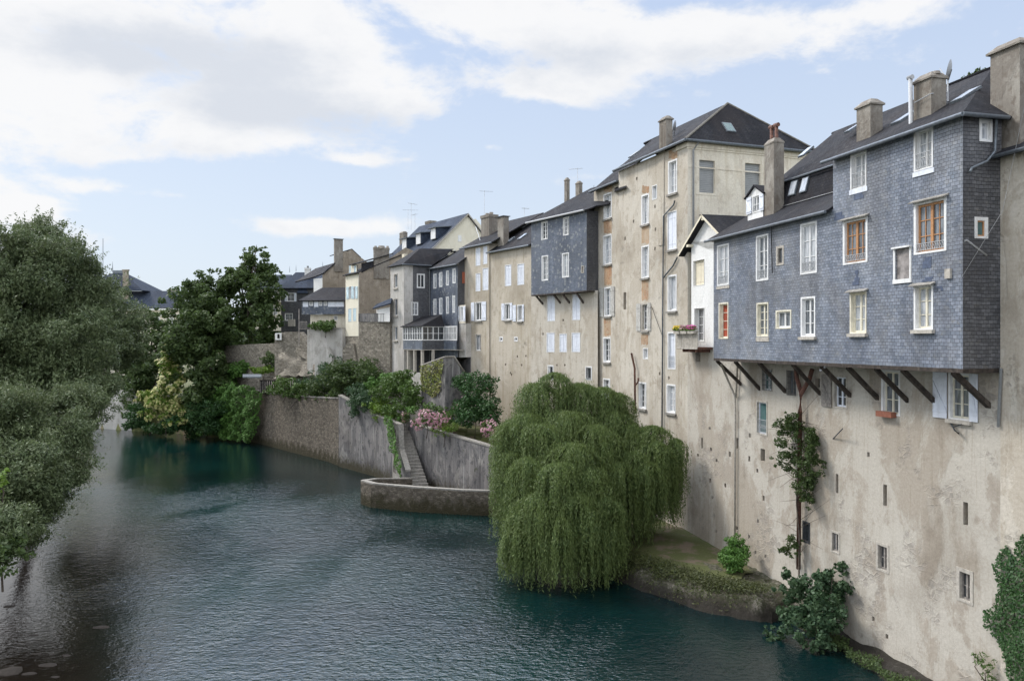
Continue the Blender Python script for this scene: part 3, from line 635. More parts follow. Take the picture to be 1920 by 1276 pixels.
# ------------------------------------------------------------------ house A right: the tall slate-hung house
sR, sM, sL = 0.0, PA.s_(1562), PA.s_(1338)
zb = 12.06; zE1 = 13+7.50; zE2 = 13+5.43
A1 = thing('slate_house', PL_.pt(3, 0), 'tall slate-clad house jettied over the river with orange-framed windows and three rendered chimneys', 'house', 'slate-clad houses jettied over the river')
A2 = thing('slate_house', PL_.pt(12, 0), 'lower slate-clad house with mansard roof and rusty chimney pots, right of the white house', 'house', 'slate-clad houses jettied over the river')
f = Facade(A1, PA, 'slate_wall_light', sR, sM, zb, zE1)
f.win(1714, 1750, 240, 318, rows=3, rail=.42, sur=.06, rec=.2, pane='pane_curtain')
f.win(1595, 1625, 285, 354, rows=3, rail=.45, sur=.06, rec=.2)
for (x0, x1, y0, y1) in ((1714, 1775, 374, 474), (1581, 1627, 409, 494)):
    f.win(x0, x1, y0, y1, cols=4, rows=3, fmat='orange_wood', pane='pane_mid', hood=True, sur=.10, rec=.14, rail=.18, fw=.075, label='wide window with orange wooden casements')
f.hole(1679, 1706, 465, 523, .12, 'x')
f.win(1594, 1625, 546, 625, rows=3, sill=True, hood=True, smat='yellowed_paint', fmat='yellowed_paint', rec=.18)
f.win(1714, 1750, 534, 618, rows=3, sill=True, hood=True, smat='white_paint', fmat='yellowed_paint', rec=.18)
f.build()
q = MB(); a, b_, z0, z1 = f.rect(1679, 1706, 465, 523); PA.box(q, a, b_, z0, z1, -.11, -.05); PA.box(q, a-.09, a, z0-.05, z1+.05, -.02, .03, 1); PA.box(q, b_, b_+.09, z0-.05, z1+.05, -.02, .03, 1); PA.box(q, a-.1, b_+.1, z0-.15, z0-.0, -.02, .05, 1); PA.box(q, a-.1, b_+.1, z1, z1+.06, -.02, .12, 1); q.build('boarded_opening', ['soot_board', 'white_paint'], A1)
q = MB(); a, b_, z0, z1 = f.rect(1775, 1785, 504, 522); PA.box(q, a, b_, z0, z1, .0, .09); q.build('vent_box', 'stone_trim', A1)
SA = PA.perp(0)            # side face towards the bridge
sdw = 1.57
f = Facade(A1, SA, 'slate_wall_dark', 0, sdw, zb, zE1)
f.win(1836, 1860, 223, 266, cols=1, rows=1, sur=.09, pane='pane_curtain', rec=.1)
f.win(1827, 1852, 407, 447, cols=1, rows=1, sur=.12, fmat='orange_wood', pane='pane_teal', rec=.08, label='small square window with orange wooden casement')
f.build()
for (x0, x1, y0, y1) in ((1598, 1618, 354, 374), (1730, 1742, 482, 503), (1732, 1746, 519, 528), (1602, 1612, 506, 534), (1760, 1765, 536, 545), (1565, 1580, 398, 412)):
    q = MB(); a, b_ = sorted((PA.s_(x0), PA.s_(x1))); z0, z1 = PA.z_((x0+x1)/2, y1), PA.z_((x0+x1)/2, y0); k = max(2, int((z1-z0)/.125))
    for j in range(k): e0, e1 = random.uniform(-.12, .12), random.uniform(-.12, .12); PA.box(q, a+e0, b_+e1, z0+(z1-z0)*j/k, z0+(z1-z0)*(j+1)/k-.004, 0.0, .012+.004*(j % 2))
    q.build('slate_patch', 'slate_patch', A1)
for (x0, x1, y0, y1, r_) in ((1595, 1625, 353, 362, A1), (1714, 1750, 319, 328, A1), (1345, 1367, 536, 541, A2), (1419, 1441, 632, 640, A2)):
    q = MB(); a, b_ = sorted((PA.s_(x0), PA.s_(x1))); PA.box(q, a-.05, b_+.05, PA.z_((x0+x1)/2, y1), PA.z_((x0+x1)/2, y0), 0.0, .03); q.build('sill_board', 'white_shutter' if r_ is A1 else 'stone_trim', r_)
def under(root, s0, s1, oo=0.0):
    q = MB(); q.slab([PA.pt(s0, zb, oo), PA.pt(s1, zb, oo), PA.pt(s1, zb, LO), PA.pt(s0, zb, LO)], .14); q.build('jetty_floor', 'old_beam', root)
under(A1, sR, sM-.01); under(A2, sM+.01, sL)
ST = [(1389, 723), (1424, 732), (1472, 737), (1537, 741), (1594, 745), (1645, 750), (1701, 755), (1752, 757), (1853, 765)]
for i, (x, y) in enumerate(ST):
    s = PL_.s_(x); z = PL_.z_(x, y); root = A1 if s < sM else A2; q = MB(); w = .075+.015*(i % 3); ou = -.12-.03*(i % 2)
    lo = PL_.pt(s, z); up = PA.pt(s, zb-.10, ou); d = PA.d*w
    k = V(0, 0, .19); q.hexa([lo-d, lo+d, lo+d+k, lo-d+k, up-d-V(0, 0, .12), up+d-V(0, 0, .12), up+d+V(0, 0, .08), up-d+V(0, 0, .08)])
    q.build('strut', 'old_beam', root)
# lower walls
z_lo = -.6
f = Facade(A1, PL_, 'plaster_warm', PL_.s_(1877), sM, z_lo, zb)
f.win(1653, 1688, 693, 778, rows=3, sur=.08, smat='white_paint', fmat='yellowed_paint', pane='pane_mid')
f.win(1779, 1820, 699, 787, rows=3, sur=.07, pane='pane_mid', sill=True, fmat='yellowed_paint', shut=[(1751, 1777), (1820, 1835)])
f.win(1643, 1667, 1018, 1071, cols=2, rows=2, sur=.11, smat='stone_trim', fmat='grey_wood', pane='pane_dark', rec=.15)
f.win(1794, 1825, 1066, 1129, cols=2, rows=2, sur=.13, smat='stone_trim', fmat='grey_wood', pane='pane_dark', rec=.15)
for h_ in ((1656, 1663, 908, 948), (1806, 1815, 941, 984)): f.hole(*h_)
for (x, y) in ((139, 870), (199, 978), (265, 1062), (175, 185)):
    X, Yp = 1560+x/2.572, 780+y/2.572; f.hole(X-2.5, X+2.5, Yp-5, Yp+4, .25)
f.build()
sW = PL_.s_(1268)
f = Facade(A2, PL_, 'plaster_warm', sM, sL, z_lo, zb)
f.win(1429, 1449, 690, 733, rows=2, sur=.06, smat='stone_trim', fmat='white_paint', pane='pane_teal', bars=True)
f.win(1475, 1495, 692, 742, rows=2, sur=.06, smat='stone_trim', fmat='grey_wood', pane='pane_mid', bars=True, label='window behind a dark iron grille')
f.win(1418, 1439, 751, 815, cols=1, rows=1, sur=.08, smat='stone_trim', fmat='white_shutter', pane='pane_teal', rail=.45)
f.win(1563, 1589, 703, 765, rows=3, sur=.08, smat='stone_trim', fmat='white_shutter', pane='pane_dark', shut=[(1542, 1560)], shmat='grey_wood')
f.hole(1528, 1537, 709, 726, .2)
f.win(1505, 1519, 977, 1017, cols=1, rows=1, sur=.07, smat='dark_metal', fmat='dark_metal', pane='pane_dark', rec=.1)
f.win(1558, 1575, 995, 1036, cols=2, rows=1, sur=.09, smat='stone_trim', fmat='grey_wood', pane='pane_mid', rec=.1)
f.hole(1567, 1572, 888, 924); f.hole(1426, 1434, 841, 864, .2)
HOLES = [(182, 58, 6), (145, 130, 26), (188, 160, 9), (125, 188, 7), (215, 213, 8), (279, 183, 13), (183, 310, 10), (257, 333, 10), (194, 392, 6), (201, 480, 10), (211, 555, 7), (375, 92, 10), (373, 205, 13), (412, 262, 9),
         (442, 395, 13), (414, 505, 9), (372, 580, 9), (403, 657, 9), (451, 675, 9), (316, 130, 26), (313, 540, 9)]
def holes(fc, lo, hi):
    for (x, y, h_) in HOLES:
        X, Yp = 1260+x/2.574, 780+y/2.574
        if lo <= PL_.s_(X) < hi: fc.hole(X-1.8, X+1.8, Yp-h_/2.574, Yp+h_/2.574, .25)
holes(f, sM, sL); f.build()
# slate face of A2
f = Facade(A2, PA, 'slate_wall_light', sM, sL, zb, zE2)
f.win(1345, 1367, 458, 535, rows=3, rail=.22, sur=.08, rec=.12)
f.win(1418, 1441, 440, 526, rows=3, rail=.22, sur=.08, rec=.16, pane='pane_mid')
f.win(1456, 1470, 461, 497, cols=1, rows=1, sur=.10, smat='stone_trim', fmat='grey_wood', pane='pane_dark', rec=.08)
f.win(1501, 1532, 417, 513, rows=3, rail=.22, sur=.08, rec=.12)
f.win(1348, 1366, 567, 635, cols=1, rows=4, sur=.07, rec=.2, smat='yellowed_paint', fmat='yellowed_paint', pane='red_cloth', label='open window with a red curtain inside')
f.win(1419, 1441, 567, 631, cols=2, rows=4, sur=.07, rec=.16, smat='yellowed_paint', fmat='yellowed_paint', pane='pane_mid')
f.win(1455, 1484, 581, 616, cols=2, rows=1, sur=.07, rec=.14, smat='yellowed_paint', fmat='white_paint', pane='pane_mid')
f.win(1502, 1529, 556, 631, rows=3, sur=.08, rec=.16, sill=True, pane='pane_mid', smat='white_paint')
f.build()
# side wall of A2 above the white house (left end) and step of A1 above A2
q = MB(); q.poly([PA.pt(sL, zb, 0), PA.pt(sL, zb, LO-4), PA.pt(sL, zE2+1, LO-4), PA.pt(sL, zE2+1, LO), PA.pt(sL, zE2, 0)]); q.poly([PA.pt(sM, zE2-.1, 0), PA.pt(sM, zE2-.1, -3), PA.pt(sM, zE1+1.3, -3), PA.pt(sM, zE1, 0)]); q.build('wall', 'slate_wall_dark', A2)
# A1 roof
OV = .28; RO, RZ = -5.2, 13+10.75
SP1 = Slope(PA, OV, zE1-.06, RO, RZ)
q = MB(); hs = 4.0
q.slab([PA.pt(-.3, zE1-.06, OV), PA.pt(sM-.02, zE1-.06, OV), PA.pt(sM-.02, RZ, RO), PA.pt(hs, RZ, RO)], .1)
q.slab([PA.pt(-.3, zE1-.06, OV), PA.pt(hs, RZ, RO), PA.pt(-.3, zE1-.06, -10.6)], .1)
q.slab([PA.pt(-.3, zE1-.06, -10.6), PA.pt(hs, RZ, RO), PA.pt(14, RZ, RO), PA.pt(14, zE1-.06, -10.6)], .1)
q.build('roof', 'slate_roof', A1)
gutter(A1, [PA.pt(-.35, zE1-.12, OV+.06), PA.pt(sM+.3, zE1-.12, OV+.06)], .075); gutter(A1, [PA.pt(-.36, zE1-.12, OV+.06), PA.pt(-.36, zE1-.12, -1.5)], .075)
gutter(A1, [PA.pt(sM, RZ+.03, RO), PA.pt(hs, RZ+.03, RO)], .07, 'slate_roof', 'ridge_cap')
for (x, y, w, h_) in ((1812, 180, .55, 1.0), (1697, 222, .55, 1.0), (1602, 241, .4, .9)): SP1.light(A1, x, y, w, h_)
chimney(A1, PA, -1.0, 1606, 1632, 1655, 182, 262); chimney(A1, PA, -1.1, 1713, 1746, 1774, 131, 226, over=.06, pots=(3, .0, .16, 'chimney_render'))
chimney(A1, PA, -1.7, 1857, 1912, 1985, 66, 330, over=.1)
q = MB(); c = PA.shift(-.9); q.tube([c.px(1708, 238), c.px(1707, 145)], .075, 10); q.tube([c.px(1703, 147), c.px(1711, 144)], .09, 8); q.build('flue_pipe', 'pale_metal', A1)
c = PA.shift(-2.2); dish(A1, c.px(1784, 130), .36, (-.80, .52, .25), c.px(1778, 150)); q = MB(); q.tube([c.px(1777, 190), c.px(1777, 140)], .03, 6); q.tube([PA.shift(-1.0).px(1714, 193), PA.shift(-1.0).px(1745, 176), c.px(1775, 172)], .02, 5); q.build('dish_mast', 'pale_metal', A1)
q = MB(); q.tube([SA.pt(1.25, zE1-.15, .12), SA.pt(1.18, zE1-1.2, .12), SA.pt(.85, zE1-1.55, .12), SA.pt(.25, zE1-1.8, .12), SA.pt(.15, zE1-1.95, .14)], .045, 8); q.build('downpipe', 'zinc', A1)
q = MB(); q.tube([SA.px(1808, 452), SA.px(1812, 450), SA.px(1850, 479)], .035, 8); q.build('waste_pipe', 'pale_metal', A1)
q = MB(); q.tube([PL_.shift(.12).px(1877, 690), PL_.shift(.12).px(1872, 800)], .05, 8); q.build('downpipe', 'pale_metal', A1)
q = MB(); q.tube([PL_.px(1781, 790), PL_.shift(.3).px(1790, 806), PL_.px(1797, 812)], .03, 6); q.tube([PL_.shift(.3).px(1788, 800), PL_.shift(.1).px(1806, 794)], .02, 5); q.build('iron_bracket', 'dark_metal', A1)
q = MB(); q.tube([PL_.px(1562, 822), PL_.shift(.5).px(1580, 803)], .025, 6); q.build('iron_rod', 'dark_metal', A1)
# A2 roofs: pent, mansard, upper slope
q = MB(); pz, po, mz, mo, uz, uo = 13+6.5, -1.5, 13+7.95, -1.9, 13+7.9, -1.75; s2 = 14.0
SPp = Slope(PA, OV, zE2-.06, po, pz); SPm = Slope(PA, po, pz, mo, mz); SPu = Slope(PA, uo, uz, RO, RZ)
q.slab([PA.pt(sM+.02, zE2-.06, OV), PA.pt(sL+.35, zE2-.06, OV), PA.pt(sL-.4, pz, po), PA.pt(sM+.02, pz, po)], .09)
q.slab([PA.pt(sL+.35, zE2-.06, OV), PA.pt(sL+.35, zE2-.06, -6), PA.pt(sL-2.2, pz+1.3, -4.2), PA.pt(sL-.4, pz, po)], .09)
q.slab([PA.pt(sM+.02, pz, po), PA.pt(s2, pz, po), PA.pt(s2, mz, mo), PA.pt(sM+.02, mz, mo)], .08)
q.slab([PA.pt(s2, pz, po), PA.pt(sL-.4, pz, po), PA.pt(sL-1.4, pz+1.6, -3.6), PA.pt(s2, pz+1.6, -3.6)], .08)
q.slab([PA.pt(sM+.0, uz, uo), PA.pt(s2+.1, uz, uo), PA.pt(13.6, RZ, RO), PA.pt(sM, RZ, RO)], .09)
q.slab([PA.pt(s2+.1, uz, uo), PA.pt(s2+1.0, uz-.2, -7), PA.pt(13.6, RZ, RO)], .09)
q.build('roof', 'slate_roof', A2)
q = MB(); q.poly([PA.pt(s2, pz, po), PA.pt(s2, mz, mo), PA.pt(s2, mz, -7), PA.pt(s2, pz, -7)]); q.build('wall', 'plaster_dark', A2)
gutter(A2, [PA.pt(sM+.05, zE2-.12, OV+.06), PA.pt(sL+.35, zE2-.12, OV+.06)], .07); gutter(A2, [PA.pt(sM, uz-.08, uo+.06), PA.pt(s2+.1, uz-.08, uo+.06)], .055)
q = MB(); q.tube([PA.pt(sM+.05, pz+.06, po+.02), PA.pt(s2+.6, pz+.06, po+.02)], .02, 5); q.build('flashing', 'pale_metal', A2)
SPm.light(A2, 1489, 353, .55, .75); SPm.light(A2, 1510, 347, .5, .75)
SPu.light(A2, 1512, 286, .5, .8)
chimney(A2, PA, -1.0, 1433, 1451, 1470, 256, 392, over=.02, pots=(2, .62, .085, 'rust'))
# dormer of A2
dp_ = PA.shift(-1.0); a, b_ = sorted((dp_.s_(1402), dp_.s_(1431))); z0, z1 = dp_.z_(1416, 402), dp_.z_(1416, 365)
f = Facade(A2, dp_, 'white_paint', a, b_, z0-.3, z1, 'dormer'); f.win(1411, 1425, 366, 398, cols=2, rows=2, sur=.05, pane='pane_mid', rec=.08, rail=.4, shut=[(1401, 1410), (1426, 1433)])
am = (a+b_)/2; f.extra.append([(a-.1, z1), (b_+.1, z1), (am, z1+.45)]); f.build()
q = MB(); q.slab([dp_.pt(a-.2, z1-.05, .12), dp_.pt(am, z1+.5, .12), dp_.pt(am, z1+.5, -2.6), dp_.pt(a-.2, z1-.05, -2.6)], .07); q.slab([dp_.pt(b_+.2, z1-.05, .12), dp_.pt(am, z1+.5, .12), dp_.pt(am, z1+.5, -2.6), dp_.pt(b_+.2, z1-.05, -2.6)], .07)
q.poly([dp_.pt(a, z0-.3), dp_.pt(a, z1), dp_.pt(a, z1, -2.5), dp_.pt(a, z0-.3, -2.5)]); q.build('dormer_roof', 'slate_roof', A2)
q = MB(); c = PL_.shift(.12); q.tube([PA.shift(-.3).px(1352, 683), c.px(1378, 742), c.px(1379, 770), c.px(1378, 1000)], .055, 8); q.tube([c.px(1383, 684), c.px(1380, 745)], .05, 8); q.build('downpipe', 'stone_trim', A2)
q = MB(); c = PL_.shift(.25); q.tube([c.px(1500, 770), c.px(1497, 1066)], .10, 10); q.tube([c.px(1500, 772), c.px(1502, 735), c.px(1494, 708), c.px(1492, 688)], .10, 10); q.tube([c.px(1502, 738), c.px(1517, 712), c.px(1523, 692)], .10, 10)
q.build('soil_pipe', 'rust', A2)
q = MB(); q.tube([PA.shift(-.25).px(1538, 694), PA.shift(-.25).px(1549, 686)], .05, 8); q.build('waste_pipe', 'pale_metal', A2)
q = MB(); q.tube([PA.shift(.08).px(1446, 418), PA.shift(.08).px(1448, 512)], .025, 6); q.build('cable', 'dark_metal', A2)
# near neighbour on the right edge
NB = thing('plaster_house', PL_.pt(-4, 0), 'rough plastered house cut off by the right edge of the photo', 'house')
sN = PL_.s_(1878)
f = Facade(NB, PL_.shift(.05), 'plaster_beige', -9, sN, z_lo, 13+6.2); f.build()
q = MB(); q.slab([PL_.pt(-9, 13+6.15, .45), PL_.pt(sN+.35, 13+6.15, .45), PL_.pt(sN+.35, 13+8.6, -4), PL_.pt(-9, 13+8.6, -4)], .12); q.build('roof', 'slate_roof', NB); gutter(NB, [PL_.pt(-9, 13+6.1, .5), PL_.pt(sN+.35, 13+6.1, .5)])
q = MB(); q.tube([PL_.shift(.3).px(1925, 180), PL_.shift(.75).px(1880, 395), PA.shift(.06).px(1800, 525)], .006, 4); q.build('cable', 'pale_metal', NB)

# ------------------------------------------------------------------ white gabled house with balcony
WH = thing('white_house', PL_.pt(19, 0), 'narrow white gabled house with a wooden balcony, left of the slate fronts', 'house')
sB = PL_.s_(1290); sWh = PL_.s_(1298)
apx = PL_.s_(1328); zap = PL_.z_(1328, 402); sl = PL_.s_(1283); zl = PL_.z_(1283, 478); sr = 2*apx-sl; zfl = PL_.z_(1303, 650)
f = Facade(WH, PL_, 'plaster_warm', sL, sB+.1, z_lo, zfl); f.hole(1304, 1313, 658, 678, .3); holes(f, sL, 99); f.build()
f = Facade(WH, PL_.shift(.06), 'render_white', sL-2.2, sWh, zfl, zl)
f.win(1300, 1321, 487, 535, closed=.12, sur=.02, smat='render_white', shmat='cream_board', rec=.3)
f.win(1302, 1321, 577, 640, cols=4, rows=4, sur=.02, smat='render_white', pane='pane_dark', rec=.3)
def gz(s): return zap-(zap-zl)*abs(s-apx)/abs(sl-apx)
f.extra.append([(sWh, zl), (sWh, gz(sWh)-.05), (apx, zap-.08), (sL-2.2, gz(sL-2.2)), (sL-2.2, zl)]); f.build()
q = MB(); q.slab([PL_.pt(sl, zl, .45), PL_.pt(apx, zap, .45), PL_.pt(apx, zap, -7), PL_.pt(sl, zl, -7)], .14, 0, 1); q.slab([PL_.pt(sr, zl, .45), PL_.pt(apx, zap, .45), PL_.pt(apx, zap, -7), PL_.pt(sr, zl, -7)], .14, 0, 1)
q.build('roof', ['slate_roof', 'cream_board'], WH)
q = MB(); PL_.box(q, sWh+.0, sWh-.25, zl+.35, zl+.5, 0, .4); PL_.box(q, apx-.1, apx+.1, zap-.35, zap-.2, 0, .4); q.build('bracket', 'cream_board', WH)
chimney(WH, PL_, -3.0, 1343, 1352, 1362, 376, 398, 'flat', 'plaster_dark', over=.04)
c = PL_.shift(-3.4); dish(WH, c.px(1371, 373), .45, (-.6, -.9, .3), c.px(1364, 395))
bs0, bs1 = PL_.s_(1338)+.1, PL_.shift(.95).s_(1268)
q = MB(); PL_.box(q, bs0, bs1, zfl-.14, zfl, 0, .95); q.build('balcony_floor', 'rust', WH)
q = MB(); ztp = zfl+.92
for j in range(30): u = bs0+(bs1-bs0)*(j+.5)/30; PL_.box(q, u-.033, u+.033, zfl-.1, ztp-.05, .93, .96)
for j in range(8): o = .05+.9*j/8; PL_.box(q, bs1-.03, bs1, zfl-.1, ztp-.05, o, o+.07)
PL_.box(q, bs0, bs1, ztp-.05, ztp+.02, .90, .99); PL_.box(q, bs0, bs1, zfl-.12, zfl-.02, .97, 1.0); PL_.box(q, bs1-.06, bs1+.0, ztp-.05, ztp+.02, 0, .9); q.build('balcony_railing', 'stone_trim', WH)
for j in range(3):
    q = MB(); u = bs0+.3+j*(bs1-bs0-.3)/3; PL_.box(q, u, u+.1, zfl-.3, zfl-.14, 0, .9); q.build('balcony_joist', 'rust', WH)
FLC = [('flower_magenta', 'window box of magenta flowers at the right end of the balcony rail'), ('flower_pink', 'window box of pink flowers in the middle of the balcony rail'), ('flower_yellow', 'window box of yellow flowers at the left end of the balcony rail')]
for j, (fm, lab) in enumerate(FLC):
    u0 = bs0+(bs1-bs0)*(j/3+.03); u1 = bs0+(bs1-bs0)*((j+1)/3-.03); t = thing('flower_box', PL_.pt((u0+u1)/2, ztp-.05, 1.05), lab, 'flower box', 'flower boxes hung on the white house balcony')
    q = MB(); PL_.box(q, u0, u1, ztp-.14, ztp+.06, 1.0, 1.18); q.build('box', 'stone_trim', t)
    k = 260; a = RNG.uniform(u0-.05, u1+.05, k); o = RNG.uniform(.98, 1.25, k); zz = ztp+.05+RNG.random(k)*.22
    pts = np.array([list(PL_.pt(a[i], zz[i], o[i])) for i in range(k)]); quads_obj('leaves', leafmesh(pts, np.tile([0, 0, 1.0], (k, 1)), .10, .7, 1), 'leaf_bright', t)
    pts2 = pts[:150]+np.array([0, 0, .08]); quads_obj('blossom', leafmesh(pts2, np.tile([-.6, -.4, .6], (150, 1)), .10, .9, .6), fm, t)
q = MB(); PL_.box(q, PL_.s_(1681), PL_.s_(1652), PL_.z_(1666, 781), PL_.z_(1666, 771), .0, .26); t = q.build('planter', 'terracotta', None); t['label'] = 'empty terracotta planter on the sill under the slate jetty'; t['category'] = 'planter'

# ------------------------------------------------------------------ B: tall beige house with cream side and hipped roof
B = thing('tall_house', PB.pt(6, 0), 'tallest beige house with orange brick patches and a cream side under a hipped slate roof', 'house')
zB0, zB1 = 13+11.75, 13+12.2; sBs = PB.s_(1160); sBe = PB.s_(1113)
f = Facade(B, PB, 'plaster_beige', 0, sBs, 0, zB1)
PATCH = []
for (x0, x1, y0, y1, kw) in [(1203, 1217, 364, 421, {}), (1203, 1217, 460, 521, {}), (1203, 1216, 568, 620, dict(shut=[(1194, 1202), (1215, 1221)], shmat='worn_shutter', pane='pane_dark')), (1198, 1212, 716, 766, dict(pane='pane_dark')),
                             (1253, 1270, 300, 363, {}), (1252, 1269, 515, 583, dict(cols=1, rows=1)), (1250, 1267, 720, 774, {})]:
    f.win(x0, x1, y0, y1, rows=4 if 'rows' not in kw else kw.pop('rows'), sur=.10, smat='stone_trim' if kw.get('shut') else 'white_paint', sill='coping', rec=.2, **kw)
f.win(1206, 1215, 652, 673, cols=1, rows=1, sur=.06, smat='white_paint'); f.win(1223, 1232, 347, 374, cols=1, rows=1, sur=.05)
f.win(1252, 1269, 396, 468, closed=True, sur=.05, sill='coping'); f.win(1252, 1267, 622, 692, closed=.1, sur=.09, rail=.35)
f.hole(1169, 1174, 548, 580); 
for (x, y) in ((1194, 335), (1228, 387), (1229, 430), (1228, 466), (1172, 447), (1188, 415), (1237, 700), (1254, 708)): f.hole(x-1.4, x+1.4, y-3, y+3, .15)
f.build()
PB2 = PB.shift(-.35)
f = Facade(B, PB2, 'plaster_beige', sBs-.05, PB2.s_(1113), 0, zB0)
for (x0, x1, y0, y1, kw) in [(1132, 1147, 362, 410, {}), (1131, 1147, 440, 496, {}), (1133, 1146, 538, 593, dict(shut=[(1124, 1132), (1146, 1153)], shmat='worn_shutter', pane='pane_mid')), (1131, 1145, 632, 679, dict(pane='pane_dark')), (1131, 1144, 709, 750, dict(pane='pane_dark'))]:
    f.win(x0, x1, y0, y1, rows=4, sur=.10, sill='coping', rec=.2, **kw)
f.build()
q = MB(); q.poly([PB.pt(sBs, 0), PB.pt(sBs, 0, -.35), PB.pt(sBs, zB1, -.35), PB.pt(sBs, zB1)]); q.poly([PB2.pt(PB2.s_(1113), 0), PB2.pt(PB2.s_(1113), 0, -8.6), PB2.pt(PB2.s_(1113), zB0, -8.6), PB2.pt(PB2.s_(1113), zB0)]); q.build('wall', 'plaster_dark', B)
for (p_, x0, x1, y0, y1) in ((PB2, 1132, 1148, 347, 360), (PB2, 1132, 1147, 412, 437), (PB2, 1133, 1147, 500, 534), (PB2, 1132, 1145, 597, 629), (PB, 1204, 1217, 348, 362), (PB, 1203, 1217, 424, 457), (PB, 1203, 1216, 524, 563), (PB, 1202, 1215, 626, 645), (PB, 1254, 1270, 283, 298)):
    q = MB(); k = 8; top_ = []; bot = []
    for j in range(k+1):
        x = x0+(x1-x0)*j/k; top_.append(p_.px(x, y0+random.uniform(-1.5, 2), .006)); bot.append(p_.px(x, y1+random.uniform(-2, 2), .006))
    q.poly(bot+top_[::-1]); q.build('brick_patch', 'brick_orange', B)
# cream side
f = Facade(B, PBs, 'plaster_cream', 0, 9.3, 6, zB1)
for (x0, x1, y0, y1) in ((1305, 1346, 294, 366), (1391, 1431, 300, 372), (1305, 1346, 396, 470)):
    w = f.win(x0, x1, y0, y1, cols=1, rows=18, sur=.22, smat='plaster_cream', fmat='roller_shade', pane='roller_shade', rec=.18, fw=.03, label='tall window closed by a grey roller shade')
f.build()
q = MB(); 
for (z, o, h_) in ((zB1-.30, .10, .30), (zB1-.42, .05, .12), (zB1-1.55, .03, .08)): PBs.box(q, -o if z > zB1-1 else 0.0, 9.3, z, z+h_, 0.0, o)
PB.box(q, 0, 1.2, zB1-.3, zB1-.001, 0.0, .10); q.build('cornice', 'plaster_cream', B)
ap = PB.pt(2.5, 13+15.75, -4.65); rd = PB.pt(13.0, 13+15.75, -4.65); o = .4; e = zB1+.02
L1 = PB.pt(-o, e, o); L2 = PB.pt(sBs+.1, e, o); R1 = PB.pt(-o, e, -9.3-o); 
q = MB()
q.slab([L1, L2, PB.pt(sBs+.1, 13+15.75, -4.65), ap], .1); q.slab([L1, ap, R1], .1)
q.slab([PB.pt(sBs-.0, zB0-.25, .1), PB.pt(sBe+.5, zB0-.25, .1), PB.pt(sBe-.9, 13+15.7, -4.65), PB.pt(sBs-.0, 13+15.7, -4.65)], .1)
q.slab([R1, PB.pt(sBe+.5, e, -9.3-o), PB.pt(sBe+.5, 13+15.75, -4.65), ap], .1)
q.build('roof', 'slate_roof', B)
gutter(B, [L1, L2], .09); gutter(B, [L1, R1], .09); gutter(B, [PB.pt(sBs, zB0-.25, .15), PB.pt(sBe+.5, zB0-.25, .15)], .08)
gutter(B, [ap, L1+V(0, 0, .06)], .07, 'coping', 'hip_ridge'); gutter(B, [ap, R1+V(0, 0, .06)], .06, 'coping', 'hip_ridge')
Sb = Slope(PB, o, e, -4.65, 13+15.75); Sb.light(B, 1190, 290, .5, .9)
sp = Pl((PBs.o.x, PBs.o.y), (PBs.d.x, PBs.d.y), -1)
Sb2 = Slope(sp, o, e, -2.5, 13+15.75); Sb2.light(B, 1366, 240, .7, .9, 'pane_teal')
chimney(B, PB, -.05, 1236, 1249, 1261, 215, 290)
q = MB(); a, b_ = PB.s_(1246), PB.s_(1236); PB.box(q, a, b_, zB1-6, zB1+.1, 0.0, .06); q.build('chimney_breast', 'plaster_beige', B)
q = MB(); c = PB.shift(.1); q.tube([c.px(1265, 376), c.px(1263, 384), c.px(1244, 405), c.px(1243, 520), c.px(1241, 850)], .05, 8); q.tube([c.px(1270, 482), c.px(1262, 498), c.px(1244, 520)], .05, 8); q.build('downpipe', 'zinc', B)
q = MB(); q.tube([c.px(1222, 575), c.px(1242, 630)], .02, 5); q.build('cable', 'dark_metal', B)
q = MB(); c = PBs.shift(.1); q.tube([c.pt(.5, zB1-.1, .3), c.pt(.35, zB1-.5, 0), c.pt(.35, 6, 0)], .06, 8); q.build('downpipe', 'pale_metal', B)
q = MB(); c = PB.shift(.2); q.tube([c.px(1184, 662), c.px(1190, 690), c.px(1191, 775)], .07, 8); q.tube([c.px(1191, 722), c.px(1196, 716), c.px(1197, 708)], .06, 8); q.build('vent_pipe', 'rust', B)
q = MB(); q.hexa([PB2.px(1152, 360, .6), PB2.px(1174, 352, .6), PB2.px(1174, 352, 0), PB2.px(1152, 360, 0)]+[p+V(0, 0, .1) for p in (PB2.px(1152, 360, .6), PB2.px(1174, 352, .6), PB2.px(1174, 348, 0), PB2.px(1152, 355, 0))]); q.build('ledge_roof', 'slate_roof', B)
dish(B, PB.shift(-2).px(1267, 236), .35, (-.85, .35, .25), PB.shift(-2).px(1262, 262))

